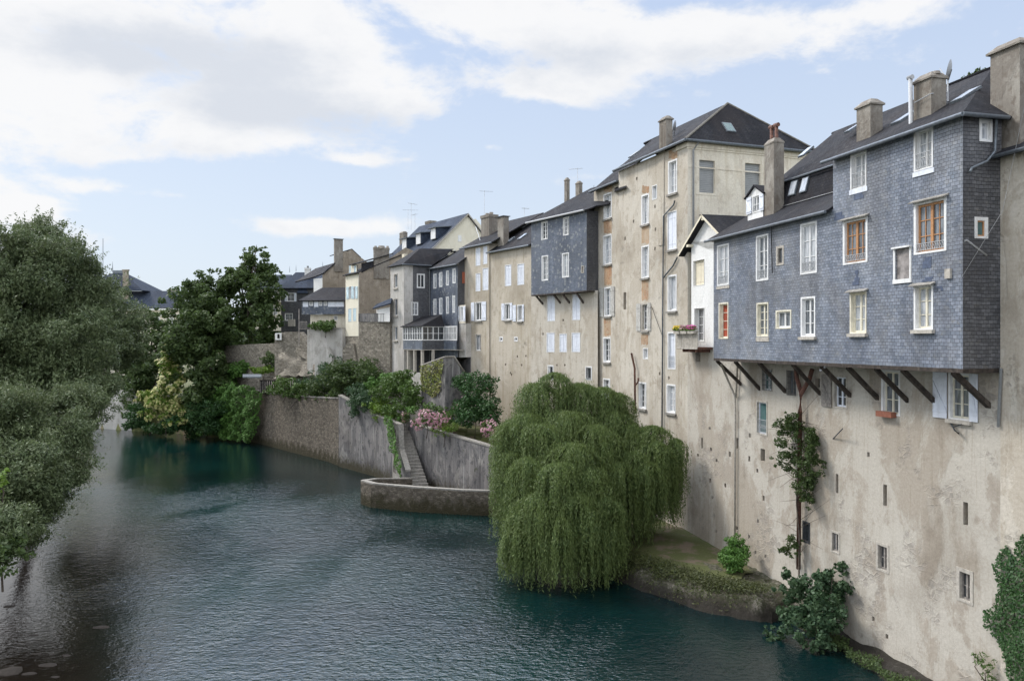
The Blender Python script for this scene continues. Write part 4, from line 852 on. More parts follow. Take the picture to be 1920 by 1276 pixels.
# ------------------------------------------------------------------ C: beige house with the speckled slate box
C = thing('slate_box_house', PC.pt(4, 4), 'beige house with a projecting blue speckled slate box on dark struts', 'house')
oc = .8; PCb = PC.shift(oc); zc0, zc1 = PCb.z_(1100, 544), PCb.z_(1100, 394); a0, a1 = PCb.s_(1100), PCb.s_(996); sCe = PC.s_(996)
f = Facade(C, PCb, 'slate_wall_speckled', a0, a1, zc0, zc1)
f.win(1015, 1027, 415, 449, rows=4, sur=.05, pane='pane_dark'); f.win(1056, 1067, 407, 441, rows=4, sur=.05, pane='pane_mid')
f.win(1016, 1028, 479, 526, rows=4, sur=.08, pane='pane_mid'); f.win(1054, 1067, 474, 520, rows=4, sur=.08); f.win(1090, 1095, 498, 512, cols=1, rows=1, sur=.05, smat='stone_trim')
f.build()
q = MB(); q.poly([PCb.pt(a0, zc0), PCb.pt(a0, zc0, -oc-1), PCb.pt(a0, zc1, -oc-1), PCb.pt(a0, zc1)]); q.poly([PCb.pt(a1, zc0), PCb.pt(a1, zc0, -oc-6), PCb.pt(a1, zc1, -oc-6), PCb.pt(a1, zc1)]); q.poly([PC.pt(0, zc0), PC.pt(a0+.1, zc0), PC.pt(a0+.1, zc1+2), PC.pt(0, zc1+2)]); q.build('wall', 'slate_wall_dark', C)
q = MB(); q.slab([PCb.pt(a0, zc0, 0), PCb.pt(a1, zc0, 0), PCb.pt(a1, zc0, -oc), PCb.pt(a0, zc0, -oc)], .1); q.build('jetty_floor', 'old_beam', C)
for (x, y) in ((1018, 570), (1051, 568), (1068, 568), (1094, 568)):
    q = MB(); s = PC.s_(x); lo = PC.pt(s, PC.z_(x, y)); up = PCb.pt(s, zc0-.1, -.1); q.tube([lo, up], .09, 6); q.build('strut', 'old_beam', C)
f = Facade(C, PC, 'plaster_beige', -.5, sCe, 2, zc0+.01)
for (x0, x1, y0, y1) in ((1026, 1041, 553, 602), (1073, 1088, 551, 600), (1025, 1040, 623, 660), (1049, 1063, 625, 660), (1072, 1088, 623, 660)): f.win(x0, x1, y0, y1, closed=.0, sur=.05)
f.win(1027, 1038, 684, 712, cols=1, rows=1, sur=.1, pane='pane_dark'); f.win(1098, 1110, 686, 712, cols=1, rows=1, sur=.12, pane='pane_dark', bars=True)
for (x, y) in ((1018, 626), (1056, 600), (1059, 684), (1044, 684)): f.hole(x-1.3, x+1.3, y-2, y+2, .15)
f.build()
Rc = -3.6; zrc = PC.shift(Rc).z_(1110, 352); q = MB(); ov = .3
q.slab([PCb.pt(a0-.6, zc1, ov), PCb.pt(a1+.3, zc1, ov), PC.pt(a1-2.5, zrc, Rc), PC.pt(-2, zrc, Rc), PC.pt(-2, zc1+.25, .2), PCb.pt(a0-.6, zc1+.3, -.4)], .1)
q.slab([PCb.pt(a1+.3, zc1, ov), PCb.pt(a1+.3, zc1, -7.5), PC.pt(a1-2.5, zrc, Rc)], .1); q.slab([PCb.pt(a1+.3, zc1, -7.5), PC.pt(a1-2.5, zrc, Rc), PC.pt(-2, zrc, Rc), PC.pt(-2, zc1, -7)], .1)
q.build('roof', 'slate_roof', C); gutter(C, [PCb.pt(a0-.1, zc1-.04, ov+.07), PCb.pt(a1+.3, zc1-.04, ov+.07)], .08, 'pale_metal')
chimney(C, PC, -3.2, 1058, 1063, 1067, 332, 372, over=.03); chimney(C, PC, -3.2, 1079, 1086, 1092, 338, 362, over=.03); aerial(C, PC.shift(-3.5).px(1083, 350), 1.6, 1.2, 2.8)

# ------------------------------------------------------------------ D: two beige houses with shuttered windows
s919 = PC.s_(919); s873 = PC.s_(873); zD1 = PC.z_(960, 466); zD2 = PC.z_(900, 460)
D1 = thing('beige_house', PC.pt(12, 4), 'beige house left of the slate box, with a square zinc-capped chimney and four small holes', 'house', 'beige houses above the terrace')
f = Facade(D1, PC, 'plaster_tan', sCe+.0, s919, 2, zD1)
f.win(947, 959, 496, 536, closed=.0, sur=.06); f.win(970, 983, 494, 534, closed=.0, sur=.06)
f.win(946, 957, 568, 600, cols=2, rows=1, sur=.08, pane='pane_dark', shut=[(941, 946), (957, 961)], sill='coping'); f.win(970, 980, 571, 602, cols=2, rows=1, sur=.08, pane='pane_dark', shut=[(962, 968), (980, 983)], sill='coping')
for (x0, x1) in ((936, 943), (964, 971)): f.win(x0, x1, 631, 640, cols=1, rows=1, sur=.1, pane='pane_dark', rec=.1)
for (x, y) in ((948, 683), (957, 699), (970, 668), (978, 684), (986, 667), (959, 702)): f.hole(x-1.2, x+1.2, y-2, y+2, .15)
f.build()
D2 = thing('beige_house', PC.pt(18, 4), 'beige house with a blackened arched window and wide round-topped chimney, beside the slate wing', 'house', 'beige houses above the terrace')
f = Facade(D2, PC.shift(.12), 'plaster_tan', s919, s873, 2, zD2)
for b4 in ((892, 901, 464, 498), (906, 914, 461, 495), (892, 901, 512, 546), (905, 916, 502, 544)): f.win(*b4, closed=.0, sur=.05)
f.win(891, 903, 566, 601, cols=2, rows=1, sur=.06, pane='pane_dark', shut=[(884, 890), (904, 912)], sill='coping'); f.win(891, 902, 626, 658, cols=2, rows=1, sur=.08, smat='stone_trim', pane='pane_mid')
f.build(); q = MB(); q.poly([PC.pt(s919, 2, .12), PC.pt(s919, 2, -1), PC.pt(s919, zD2, -1), PC.pt(s919, zD2, .12)]); q.poly([PC.pt(s873, 2, .12), PC.pt(s873, 2, -6), PC.pt(s873, zD2, -6), PC.pt(s873, zD2, .12)]); q.build('wall', 'plaster_tan', D2)
Rd = -5.0; zr1 = PC.shift(Rd).z_(985, 414); zr2 = PC.shift(Rd).z_(905, 425); q = MB()
q.slab([PC.pt(sCe-.1, zD1, .3), PC.pt(s919+.1, zD1, .3), PC.pt(s919-1, zr1, Rd), PC.pt(sCe-1.5, zr1, Rd)], .1); q.slab([PC.pt(sCe-1.5, zr1, Rd), PC.pt(s919-1, zr1, Rd), PC.pt(s919, zD1, -10), PC.pt(sCe-1, zD1, -10)], .1); q.build('roof', 'slate_roof', D1)
gutter(D1, [PC.pt(sCe-.1, zD1-.05, .35), PC.pt(s919+.1, zD1-.05, .35)], .08)
q = MB(); q.slab([PC.pt(s919-.9, zD2+.02, .4), PC.pt(s873+.4, zD2+.02, .4), PC.pt(s873-.2, zr2, Rd), PC.pt(s919-1.5, zr2, Rd)], .1); q.slab([PC.pt(s919-1.5, zr2, Rd), PC.pt(s873-.2, zr2, Rd), PC.pt(s873+.4, zD2, -10), PC.pt(s919-.9, zD2, -10)], .1); q.slab([PC.pt(s873+.4, zD2+.02, .4), PC.pt(s873-.2, zr2, Rd), PC.pt(s873+.4, zD2, -10)], .1); q.build('roof', 'slate_roof', D2)
gutter(D2, [PC.pt(s919-.9, zD2-.05, .45), PC.pt(s873+.4, zD2-.05, .45)], .08)
Sd = Slope(PC, .3, zD1, Rd, zr1); Sd.light(D1, 980, 444, .5, 1.0); Sd.light(D1, 985, 423, .5, 1.0); Sd.light(D1, 958, 450, .5, .9)
chimney(D1, PC, -.5, 933, 944, 954, 404, 467, 'hood'); chimney(D2, PC, -1.6, 902, 917, 933, 401, 452, 'flat', pots=(2, .25, .2, 'chimney_render'))
aerial(D2, PC.shift(-3).px(908, 405), 2.6, 1.4, .2); aerial(D1, PC.shift(-5).px(983, 420), 1.6, .8, .5)
q = MB(); q.tube([PC.shift(-.2).px(904, 462), PC.shift(-2).px(892, 425)], .03, 5); q.build('stove_pole', 'pale_metal', D2)

# ------------------------------------------------------------------ E: L-shaped slate house with veranda
E = thing('slate_wing_house', PC.shift(2).pt(20, 4), 'dark slate house with pale corner tower and glazed veranda above the garden', 'house')
oe = .9; PE = PC.shift(oe); e0, e1 = PE.s_(858), PE.s_(807); zE = PE.z_(832, 500)
g = e1; ow = 0
while (lambda p: CX+F*p.x/p.y)(PE.pt(g, 0, ow)) > 757.5: ow += .02
PW = PE.shift(ow); w0 = g; w1 = PW.s_(732); zW = PW.z_(757, 496)
f = Facade(E, PE, 'slate_wall_speckled', e0, e1, 4.5, zE)
for (x0, x1, y0, y1) in ((813, 818, 513, 541), (824, 829, 510, 538), (837, 841, 507, 535), (849, 854, 503, 531), (813, 818, 560, 590), (824, 829, 558, 589), (837, 841, 556, 588), (849, 853, 554, 586)): f.win(x0-.4, x1+.4, y0, y1, cols=1, rows=2, sur=.08, rec=.06)
f.build()
q = MB(); q.poly([PE.pt(e0, 4.5), PE.pt(e0, 4.5, -oe-.5), PE.pt(e0, zE+1.2, -oe-.5), PE.pt(e0, zE)]); q.build('wall', 'slate_wall_dark', E)
EP = PE.perp(e0); q = MB(); a, b_ = EP.s_(866.5), EP.s_(873); EP.box(q, a, b_, EP.z_(870, 531), EP.z_(870, 510), .01, .05); q.build('shutter', 'red_shutter', E)
WS = PW.perp(w0); wl = ow
f = Facade(E, WS, 'slate_wall_dark', 1.0, wl, 4.5, zW); f.win(781.5, 796.5, 513, 540, cols=2, rows=1, sur=.07, pane='pane_dark', rec=.06); f.win(771, 784, 566, 591, cols=4, rows=2, sur=.05, pane='pane_mid', rec=.06); f.build()
f = Facade(E, WS, 'plaster_grey', 0, 1.0, 4.0, zW); f.build()
f = Facade(E, PW, 'plaster_grey', w0, w1, 4.0, zW)
for (y0, y1) in ((513, 540), (559, 592), (611, 638)): f.win(738.5, 746, y0, y1, cols=1, rows=1, sur=.07, smat='stone_trim', pane='pane_mid', rec=.15, sill=True)
f.build(); q = MB(); q.poly([PW.pt(w1, 4), PW.pt(w1, 4, -6), PW.pt(w1, zW, -6), PW.pt(w1, zW)]); q.build('wall', 'plaster_grey', E)
# roofs: wing and main range meet in a valley
o = .3; wm = (w0+w1)/2; zr = PW.z_(770, 463)+.3
q = MB()
q.slab([PW.pt(w0-o, zW, o), PW.pt(w1+o, zW, o), PW.pt(w1-1.2, zr, -2.5), PW.pt(w0+1.4, zr, -2.5)], .08)
q.slab([PW.pt(w0-o, zW, o), PW.pt(w0-o, zW, -wl), PE.pt(w0+1.4, zr+.2, -3.5), PW.pt(w0+1.4, zr, -2.5)], .08)
q.slab([PW.pt(w1+o, zW, o), PW.pt(w1+o, zW, -8), PW.pt(w1-1.2, zr, -6), PW.pt(w1-1.2, zr, -2.5)], .08)
q.slab([PW.pt(w0+1.4, zr, -2.5), PW.pt(w1-1.2, zr, -2.5), PW.pt(w1-1.2, zr, -9), PW.pt(w0+1.4, zr, -9)], .08)
q.slab([PE.pt(e0-.3, zE, .3), PE.pt(e1+.3, zE, .3), PE.pt(e1+2, zr, -4.0), PE.pt(e0-1, zr+1.2, -4.6)], .08)
q.build('roof', 'slate_roof', E); gutter(E, [PE.pt(e0-.3, zE-.04, .36), PE.pt(e1+.1, zE-.04, .36)], .07); gutter(E, [PW.pt(w0-o, zW, o), PW.pt(w0-o, zW, -wl)], .07); gutter(E, [PE.pt(e1+.2, zE+.12, .3), PE.pt(e1+2, zr+.12, -4)], .05, 'pale_metal', 'valley_flashing')
q = MB(); q.tube([PE.pt(e1-.1, zE, .15), PE.pt(e1-.1, 9, .15)], .05, 6); q.build('downpipe', 'pale_metal', E)
q = MB(); c = PW.shift(-1.4); c.box(q, c.s_(758), c.s_(754), c.z_(756, 490), c.z_(756, 476), -.4, 0); q.build('chimney', 'cream_board', E)
# veranda
PV = PW.shift(.05); v0, v1 = PV.s_(792), PV.s_(756)
zv0, zv1, zv2 = PV.z_(792, 655), PV.z_(792, 638), PV.z_(792, 611)
VS = PV.perp(v0); vl = VS.s_(832); oV2 = -vl
PV2 = PV.shift(-vl); v2 = PV2.s_(856)
f = Facade(E, PV, 'slate_wall_speckled', v0, v1, zv0, zv1, 'veranda_apron'); f.build(); f = Facade(E, VS, 'slate_wall_dark', 0, vl, zv0, zv1, 'veranda_apron'); f.build()
f = Facade(E, PV2, 'slate_wall_speckled', v2, v0, zv0, zv1, 'veranda_apron'); f.build()
def glazing(p, a, b, z0, z1, n, name='veranda_window'):
    q = MB(); p.box(q, a, b, z0, z0+.1, -.05, .03); p.box(q, a, b, z1-.1, z1, -.05, .03); p.box(q, a, b, (z0+z1)/2-.02, (z0+z1)/2+.02, -.03, .0)
    for j in range(n+1): u = a+(b-a)*j/n; w = .05 if j % 2 == 0 else .03; p.box(q, u-w, u+w, z0, z1, -.05, .032)
    o_ = q.build(name, 'white_paint', E); q = MB(); q.poly([p.pt(a, z0, -.02), p.pt(b, z0, -.02), p.pt(b, z1, -.02), p.pt(a, z1, -.02)]); q.build('pane', 'pane_dark', o_)
glazing(PV, v0, v1, zv1, zv2, 8); glazing(VS, 0, vl, zv1, zv2, 4); glazing(PV2, v2, v0, zv1, zv2, 10)
q = MB(); q.slab([PV.pt(v0-.2, zv2, .25), PV.pt(v1+.2, zv2, .25), PV.pt(v1, zv2+1.1, -ow*.75), PV.pt(v0+.3, zv2+1.15, -ow*.75)], .07); q.slab([PV.pt(v0-.2, zv2, .25), PV.pt(v0-.2, zv2, -vl), PE.pt(w0-1.4, zv2+.2, 0), PV.pt(v0+.3, zv2+1.15, -ow*.75)], .07); q.build('veranda_roof', 'slate_roof', E)
q = MB(); PV.box(q, v0, v1, zv0-.06, zv0, -vl, 0); PV2.box(q, v2, v0, zv0-.06, zv0, -.8, 0); q.build('veranda_floor', 'stone_trim', E)
for x in (763, 775, 789, 796):
    q = MB(); u = PV.s_(min(x, 791.5)); o_ = 0 if x < 792 else -1.0; PV.box(q, u-.12, u+.12, zv0-3.2, zv0-.06, o_-.3, o_-.05); q.build('pillar', 'stone_trim', E)
q = MB(); PV.box(q, v0, v1, 4.2, zv0-2.3, -.4, 0); q.build('low_wall', 'plaster_grey', E)
q = MB(); PV2.box(q, v2, v1, 4.2, zv0-.06, -1.6, -1.5); q.build('dark_backing', 'dark_void', E)  # black sheet standing in for the shade beneath the veranda
# small lean-to with shutters between E and D2, and grey flank
c = PC.shift(.75); q = MB(); c.box(q, c.s_(873), c.s_(858), 4.5, c.z_(866, 606), -.7, -.05); q.build('flank_wall', 'plaster_grey', E)
f = Facade(E, c, 'plaster_cream', c.s_(873), c.s_(858), c.z_(866, 606), c.z_(866, 572), 'bay'); f.win(863, 869, 574, 602, cols=2, rows=1, sur=.06, pane='pane_mid', shut=[(857.5, 862), (869.5, 873)]); f.build()

# ------------------------------------------------------------------ K: cream gable house behind, with dormers
KY = 96; kp = Pl(((876-CX)/F*KY, KY), (-.64, 1))       # river-facing plane through the gable peak
K = thing('cream_gable_house', kp.pt(0, 8), 'cream gable house rising behind the slate wing, with three dormers on its roof', 'house')
KG = Pl(((809-CX)/F*(KY-3), KY-3), (1, .64), -1)
pts = [(809, 500), (809, 466), (876, 400), (886, 412), (892, 410), (908, 430), (915, 500)]
q = MB(); q.poly([KG.px(x, y) for x, y in pts]); q.build('wall', 'paint_ivory', K)
pk = KG.px(876, 400); el_ = KG.px(806, 470); er = KG.px(915, 450); dv = KG.n*-1; ln = 13
q = MB(); q.slab([el_-dv*.3, pk-dv*.3, pk+dv*ln, el_+dv*ln], .15, 0, 1); q.slab([er-dv*.3, pk-dv*.3, pk+dv*ln, er+dv*ln], .15, 0, 1); q.build('roof', ['slate_roof_blue', 'stone_trim'], K)
q = MB(); KG.box(q, KG.s_(858.5), KG.s_(865), KG.z_(862, 453), KG.z_(862, 441), .0, .03); q.build('shutter', 'white_paint', K)
for j, (t_, k_) in enumerate(((.48, 1.2), (.42, 4.6), (.36, 8.0))):
    b0 = el_+(pk-el_)*t_+dv*k_; ev = dv.normalized(); up = V(0, 0, 1); ou = (el_-pk); ou.z = 0; ou.normalize()
    q = MB(); w = 1.0; hgt = 1.35; F0 = b0+ou*.9-up*.6; q.hexa([F0, F0+ev*w*1.6, F0+ev*w*1.6-ou*2, F0-ou*2, F0+up*hgt, F0+ev*w*1.6+up*hgt, F0+ev*w*1.6-ou*2+up*hgt, F0-ou*2+up*hgt]); 
    o_ = q.build('dormer', 'slate_roof_blue', K); q = MB(); T = F0+up*hgt; q.slab([T+ou*.3-ev*.3, T+ou*.3+ev*(w*1.6+.3), T-ou*2.3+ev*(w*1.6+.3)+up*.3, T-ou*2.3-ev*.3+up*.3], .1); q.build('dormer_roof', 'zinc', o_)
    q = MB(); q.hexa([F0+ou*.02+ev*.2, F0+ou*.02+ev*1.4, F0+ou*.06+ev*1.4, F0+ou*.06+ev*.2]+[p+up*(hgt-.1) for p in (F0+ou*.02+ev*.2, F0+ou*.02+ev*1.4, F0+ou*.06+ev*1.4, F0+ou*.06+ev*.2)]); q.build('dormer_window', 'white_paint', o_)
kc = Pl(((818-CX)/F*104, 104), (-.64, 1)); chimney(K, kc, 0, 797, 806, 818, 413, 440, 'flat', over=.03)
aerial(K, P(765, 430, 104), 2.6, 2.0, .1); aerial(K, P(771, 432, 104), 3.6, 1.6, .9); aerial(K, P(778, 430, 104), 2.0, 1.6, 2.2)
J = thing('rear_house', P(762, 500, 112), 'slate-roofed house with a single tall chimney behind the slate wing', 'house')
kc = Pl(((764-CX)/F*110, 110), (-.64, 1)); chimney(J, kc, 0, 749, 756, 764, 433, 470, over=.03)
q = MB(); q.slab([P(735, 480, 108), P(790, 430, 118), P(830, 430, 110), P(800, 480, 100)], .15); q.slab([P(700, 505, 108), P(735, 480, 108), P(800, 480, 100), P(790, 505, 98)], .15); q.build('roof', 'slate_roof_blue', J)
q = MB(); q.poly([P(700, 504, 108.2), P(790, 504, 98.2), P(790, 560, 98.2), P(700, 560, 108.2)]); q.build('wall', 'plaster_dark', J)

# ------------------------------------------------------------------ Fh: ivory tower house with rubble gable
FY = 88; fp = Pl(((673-CX)/F*FY, FY), (-.64, 1)); FH = thing('ivory_house', fp.pt(1, 6), 'narrow ivory house with pale blue shutters and a bare brown gable with a wide chimney', 'house')
f0, f1 = 0, fp.s_(648); zf0, zf1 = fp.z_(660, 630), fp.z_(660, 514)
f = Facade(FH, fp, 'paint_ivory', f0, f1, zf0, zf1)
f.win(655, 659, 537, 560, cols=1, rows=1, sur=.0, pane='pane_mid', shut=[(650, 654.5), (659.5, 662)], shmat='blue_shutter'); f.win(664, 667, 537, 560, cols=1, rows=1, sur=.0, pane='pane_mid', shut=[(662.3, 664), (667.3, 671)], shmat='blue_shutter')
f.win(653, 659, 578, 603, closed=.0, sur=.03, shmat='blue_shutter'); f.win(662, 668, 577, 602, closed=.0, sur=.03, shmat='blue_shutter'); f.build()
dpF = fp.shift(-.3); f = Facade(FH, dpF, 'paint_ivory', dpF.s_(669), dpF.s_(654), zf1-.2, dpF.z_(662, 496), 'dormer'); f.win(654.5, 658, 497, 524, closed=.0, sur=.02, shmat='blue_shutter'); f.win(664, 668, 497, 524, closed=.0, sur=.02, shmat='blue_shutter'); f.build()
FG = fp.perp(0); q = MB(); q.poly([FG.px(x, y) for x, y in ((673, 640), (673, 514), (703, 498), (731, 484), (760, 464), (775, 470), (775, 640))]); q.build('wall', 'plaster_dark', FH)
kk = fp.shift(-.3); zt_ = kk.z_(669, 494); q = MB(); q.slab([kk.pt(-.1, zt_, .25), kk.pt(f1-1, zt_, .25), kk.pt(f1-2, zt_+1.2, -3.5), kk.pt(-.6, zt_+1.2, -3.5)], .1); q.hexa([kk.pt(.02, zt_-1.1, -.1), kk.pt(.3, zt_-1.1, -.1), kk.pt(.3, zt_-.2, -2.6), kk.pt(.02, zt_-.2, -2.6), kk.pt(.02, zt_-.05, -.1), kk.pt(.3, zt_-.05, -.1), kk.pt(.3, zt_+.6, -2.6), kk.pt(.02, zt_+.6, -2.6)])
q.slab([fp.pt(-.15, zf1, .3), fp.pt(f1+.2, zf1, .3), fp.pt(f1+.2, zf1+2.3, -5), fp.pt(-.15, zf1+2.3, -5)], .1); q.build('roof', 'slate_roof', FH)
cc = Pl((FG.pt(FG.s_(701), 0).x, FG.pt(FG.s_(701), 0).y), (-.64, 1)); chimney(FH, cc, .02, 700, 701.5, 730, 463, 512, 'flat', over=.03, pots=(1, .2, .3, 'chimney_render'))
m2 = MB()
for j in range(4): c = P(704+j*7.5, 466, cc.Y(701)+.6+j*.35); m2.tube([c, c+V(0, 0, .3)], .2, 8, r2=.14)
m2.build('chimney_pot', 'chimney_render', FH)
q = MB(); 
for x in (673.4,): fp.box(q, -.05, .12, zf0, zf1, -.02, .03)
q.build('quoin', 'stone_trim', FH)
f = Facade(FH, fp.shift(-.05), 'stone_upper', -.02, f1+.4, 4, zf0); f.build()
# lean-to between F and E on retaining wall
LT = thing('lean_to', P(720, 603, 84), 'small white lean-to behind a railing on the stone retaining wall', 'shed')
q = MB(); q.poly([P(709, 603, 84.5), P(731, 603, 83), P(731, 575, 83), P(709, 580, 84.5)]); q.poly([P(709, 603, 84.5), P(709, 580, 84.5), P(706, 580, 86.5), P(706, 603, 86.5)]); q.build('wall', 'render_white', LT)
q = MB(); q.slab([P(698, 578, 85), P(732, 568, 82), P(735, 558, 84), P(706, 570, 87)], .12); q.build('roof', 'slate_roof_blue', LT)
q = MB(); 
for j in range(10): x = 684+j*5; Yr = 85.5-j*.25; q.tube([P(x, 604, Yr), P(x, 588, Yr)], .02, 4)
q.tube([P(683, 588, 85.6), P(731, 588, 83.2)], .02, 4); q.build('railing', 'dark_metal', LT)

# ------------------------------------------------------------------ G: brown gable with a tall chimney, low house before it, blue slate houses
G = thing('brown_gable_house', P(640, 600, 104), 'brown rendered gable with one very tall chimney topped by a flat cowl', 'house')
gp = Pl((P(604.6, 0, 100).x, 100), (1, .55), -1); q = MB(); q.poly([gp.px(x, y) for x, y in ((604.6, 600), (604.6, 515), (626, 496), (643, 482), (643, 471), (652, 471), (660, 467), (676, 482), (700, 500), (700, 600))]); q.build('wall', 'plaster_dark', G)
cc = Pl((gp.pt(gp.s_(627), 0).x, gp.pt(gp.s_(627), 0).y), (-.55, 1)); chimney(G, cc, .02, 626, 627.5, 643, 447, 500, 'hood', over=.06)
q = MB(); a = gp.px(604, 514); b_ = gp.px(627, 494); dv = -gp.n; lw = V(-.88, .48, 0)
q.slab([a+lw*1.6+V(0, 0, -.3), a+V(0, 0, .1)+dv*-.2, b_+V(0, 0, .1)-dv*.2, b_+dv*9+V(0, 0, .1), a+dv*9+lw*1.6+V(0, 0, -.3)], .15); q.build('roof', 'slate_roof', G)
q = MB(); q.slab([gp.px(643, 471), gp.px(660, 466), gp.px(660, 466)+dv*6, gp.px(643, 471)+dv*6], .1); q.slab([gp.px(660, 466), gp.px(677, 482), gp.px(677, 482)+dv*6, gp.px(660, 466)+dv*6], .1); q.build('roof', 'slate_roof', G)
q = MB(); q.poly([P(588, 548, 101), P(604.6, 548, 100), P(604.6, 521, 100), P(588, 522, 101)]); q.build('wall', 'render_white', G)
Lh = thing('low_slate_house', P(605, 620, 96), 'low house with a wide slate roof and small upstairs windows above the ruined walls', 'house')
lp = Pl((P(646, 0, 93).x, 93), (-1, .12)); a0_, a1_ = 0, lp.s_(566); zz0, zz1, zz2 = lp.z_(606, 616), lp.z_(606, 589), lp.z_(606, 563)
f = Facade(Lh, lp, 'slate_wall_speckled', a0_, a1_, zz1, zz2); 
for (x0, x1) in ((580, 587), (598, 604), (607, 613)): f.win(x0, x1, 564.5, 573, cols=2, rows=1, sur=.05, pane='pane_dark', rec=.05)
f.build(); 
for (x0, x1) in ((615, 645), (568, 578), (589, 597)): q = MB(); lp.box(q, lp.s_(x1), lp.s_(x0), lp.z_(606, 575), zz2-.02, .0, .03); q.build('boarding', 'white_shutter', Lh)
f = Facade(Lh, lp.shift(-.6), 'plaster_cream', a0_, a1_-.8, zz0-1, zz1); f.win(626, 633, 592, 600, sur=.05, rows=1); f.build()
q = MB(); q.slab([lp.pt(-.2, zz2, .4), lp.pt(a1_+.3, zz2, .4), lp.pt(a1_-1.2, lp.z_(606, 540)+.3, -3.5), lp.pt(-.2, lp.z_(606, 540)+.3, -3.5)], .12); q.build('roof', 'slate_roof', Lh)
q = MB(); lp.box(q, lp.s_(581), lp.s_(566), zz0-.1, zz0, 0, 1); 
for j in range(7): u = lp.s_(566)+(lp.s_(581)-lp.s_(566))*j/6; lp.box(q, u-.03, u+.03, zz0-.1, zz0+.8, .93, .98)
lp.box(q, lp.s_(581), lp.s_(566), zz0+.75, zz0+.85, .92, .99); q.build('balcony', 'grey_wood', Lh)
q = MB(); q.tube([lp.pt(lp.s_(562.5), zz0-2, .3), lp.pt(lp.s_(562.5), zz2-1, .3)], .05, 5); q.build('post', 'grey_wood', Lh)
Hh = thing('blue_slate_house', P(545, 610, 118), 'blue-grey slate house with hipped roof, white chimney and tall white windows', 'house')
hp = Pl((P(590, 0, 116).x, 116), (-1, .05)); zg = hp.z_(550, 611); ze = hp.z_(550, 540)
f = Facade(Hh, hp, 'slate_wall_dark', hp.s_(592), hp.s_(527), zg-3, ze); f.win(538, 552, 549, 565, cols=4, rows=2, sur=.06, pane='pane_dark', shut=[(534, 538), (552, 556)]); f.win(534, 549, 587, 601, cols=4, rows=2, sur=.05, pane='pane_mid'); f.build()
q = MB(); q.slab([hp.pt(hp.s_(594), ze, .4), hp.pt(hp.s_(525), ze, .4), hp.pt(hp.s_(542), hp.z_(550, 507), -3), hp.pt(hp.s_(586), hp.z_(550, 507), -3)], .15); q.slab([hp.pt(hp.s_(525), ze, .4), hp.pt(hp.s_(542), hp.z_(550, 507), -3), hp.pt(hp.s_(525), ze, -7)], .15); q.slab([P(592, 522, 117), P(610, 498, 122), P(640, 498, 122), P(640, 525, 117)], .2)
q.slab([hp.px(556, 549, .4), hp.px(578, 549, .4), hp.px(566, 531, -.5)], .15); q.build('roof', 'slate_roof_blue', Hh)
q = MB(); 
for x, y in ((543, 507), (555, 505), (605, 499)): q.tube([hp.px(x, y+3, -3), hp.px(x, y-9, -3)], .06, 5, r2=.01)
q.build('finial', 'zinc', Hh); chimney(Hh, hp, -1.5, 571, 581, 583, 502, 520, 'flat', 'render_white', over=.05, pots=(1, .3, .15, 'dark_metal'))
q = MB(); hp.box(q, hp.s_(562), hp.s_(550), hp.z_(556, 612), hp.z_(556, 599), 2, 2.4); q.build('shed', 'stone_trim', Hh)
H2 = thing('blue_slate_house', P(505, 610, 128), 'slate-roofed house half hidden by the tall dark tree, left of the white chimney', 'house')
hp = Pl((P(528, 0, 126).x, 126), (-1, .05)); ze = hp.z_(510, 541); f = Facade(H2, hp, 'plaster_cream', hp.s_(530), hp.s_(470), hp.z_(510, 620), ze); f.win(512, 520, 545, 560, sur=.1, cols=2, rows=2); f.win(512, 520, 572, 590, sur=.1, cols=2, rows=2, pane='pane_mid'); f.build()
q = MB(); q.slab([hp.pt(hp.s_(532), ze, .4), hp.pt(hp.s_(468), ze, .4), hp.pt(hp.s_(468), hp.z_(510, 511), -4), hp.pt(hp.s_(532), hp.z_(510, 511), -4)], .2); q.build('roof', 'slate_roof_blue', H2); q = MB(); hp.box(q, hp.s_(530), hp.s_(505), hp.z_(515, 567), hp.z_(515, 564), 0, 1.2); q.build('balcony', 'stone_trim', H2)

# mansion beyond the left trees
MN = thing('mansion', P(255, 640, 160), 'pale stone mansion with blue slate roofs and brick chimney above the river trees', 'house')
mp = Pl((P(360, 0, 158).x, 158), (-1, .12)); ze = mp.z_(285, 577); f = Facade(MN, mp, 'plaster_cream', mp.s_(345), mp.s_(120), mp.z_(285, 720), ze)
for x in (190, 216, 242, 268, 296, 322): f.win(x-4, x+4, 594, 612, cols=2, rows=3, sur=.25, smat='render_white', pane='pane_dark')
f.build(); q = MB(); mp.box(q, mp.s_(345), mp.s_(120), ze-.5, ze, 0, .4); mp.box(q, mp.s_(345), mp.s_(120), ze-1.6, ze-1.3, 0, .2); q.build('cornice', 'render_white', MN)
q = MB(); zt_ = mp.z_(285, 543); q.slab([mp.pt(mp.s_(345), ze, .5), mp.pt(mp.s_(110), ze, .5), mp.pt(mp.s_(110), zt_, -4), mp.pt(mp.s_(330), zt_, -4)], .2)
pa = mp.shift(-1); zt2 = pa.z_(210, 508); q.slab([pa.pt(pa.s_(266), zt_, 0), pa.pt(pa.s_(120), zt_, 0), pa.pt(pa.s_(190), zt2, -4), pa.pt(pa.s_(212), zt2, -4)], .2); q.slab([pa.pt(pa.s_(266), zt_, 0), pa.pt(pa.s_(212), zt2, -4), pa.pt(pa.s_(266), zt_, -9)], .2); q.build('roof', 'slate_roof_blue', MN)
q = MB(); pa.box(q, pa.s_(213), pa.s_(189), zt2-.1, zt2+.5, -5, -3.9); q.build('roof_crest', 'zinc', MN)
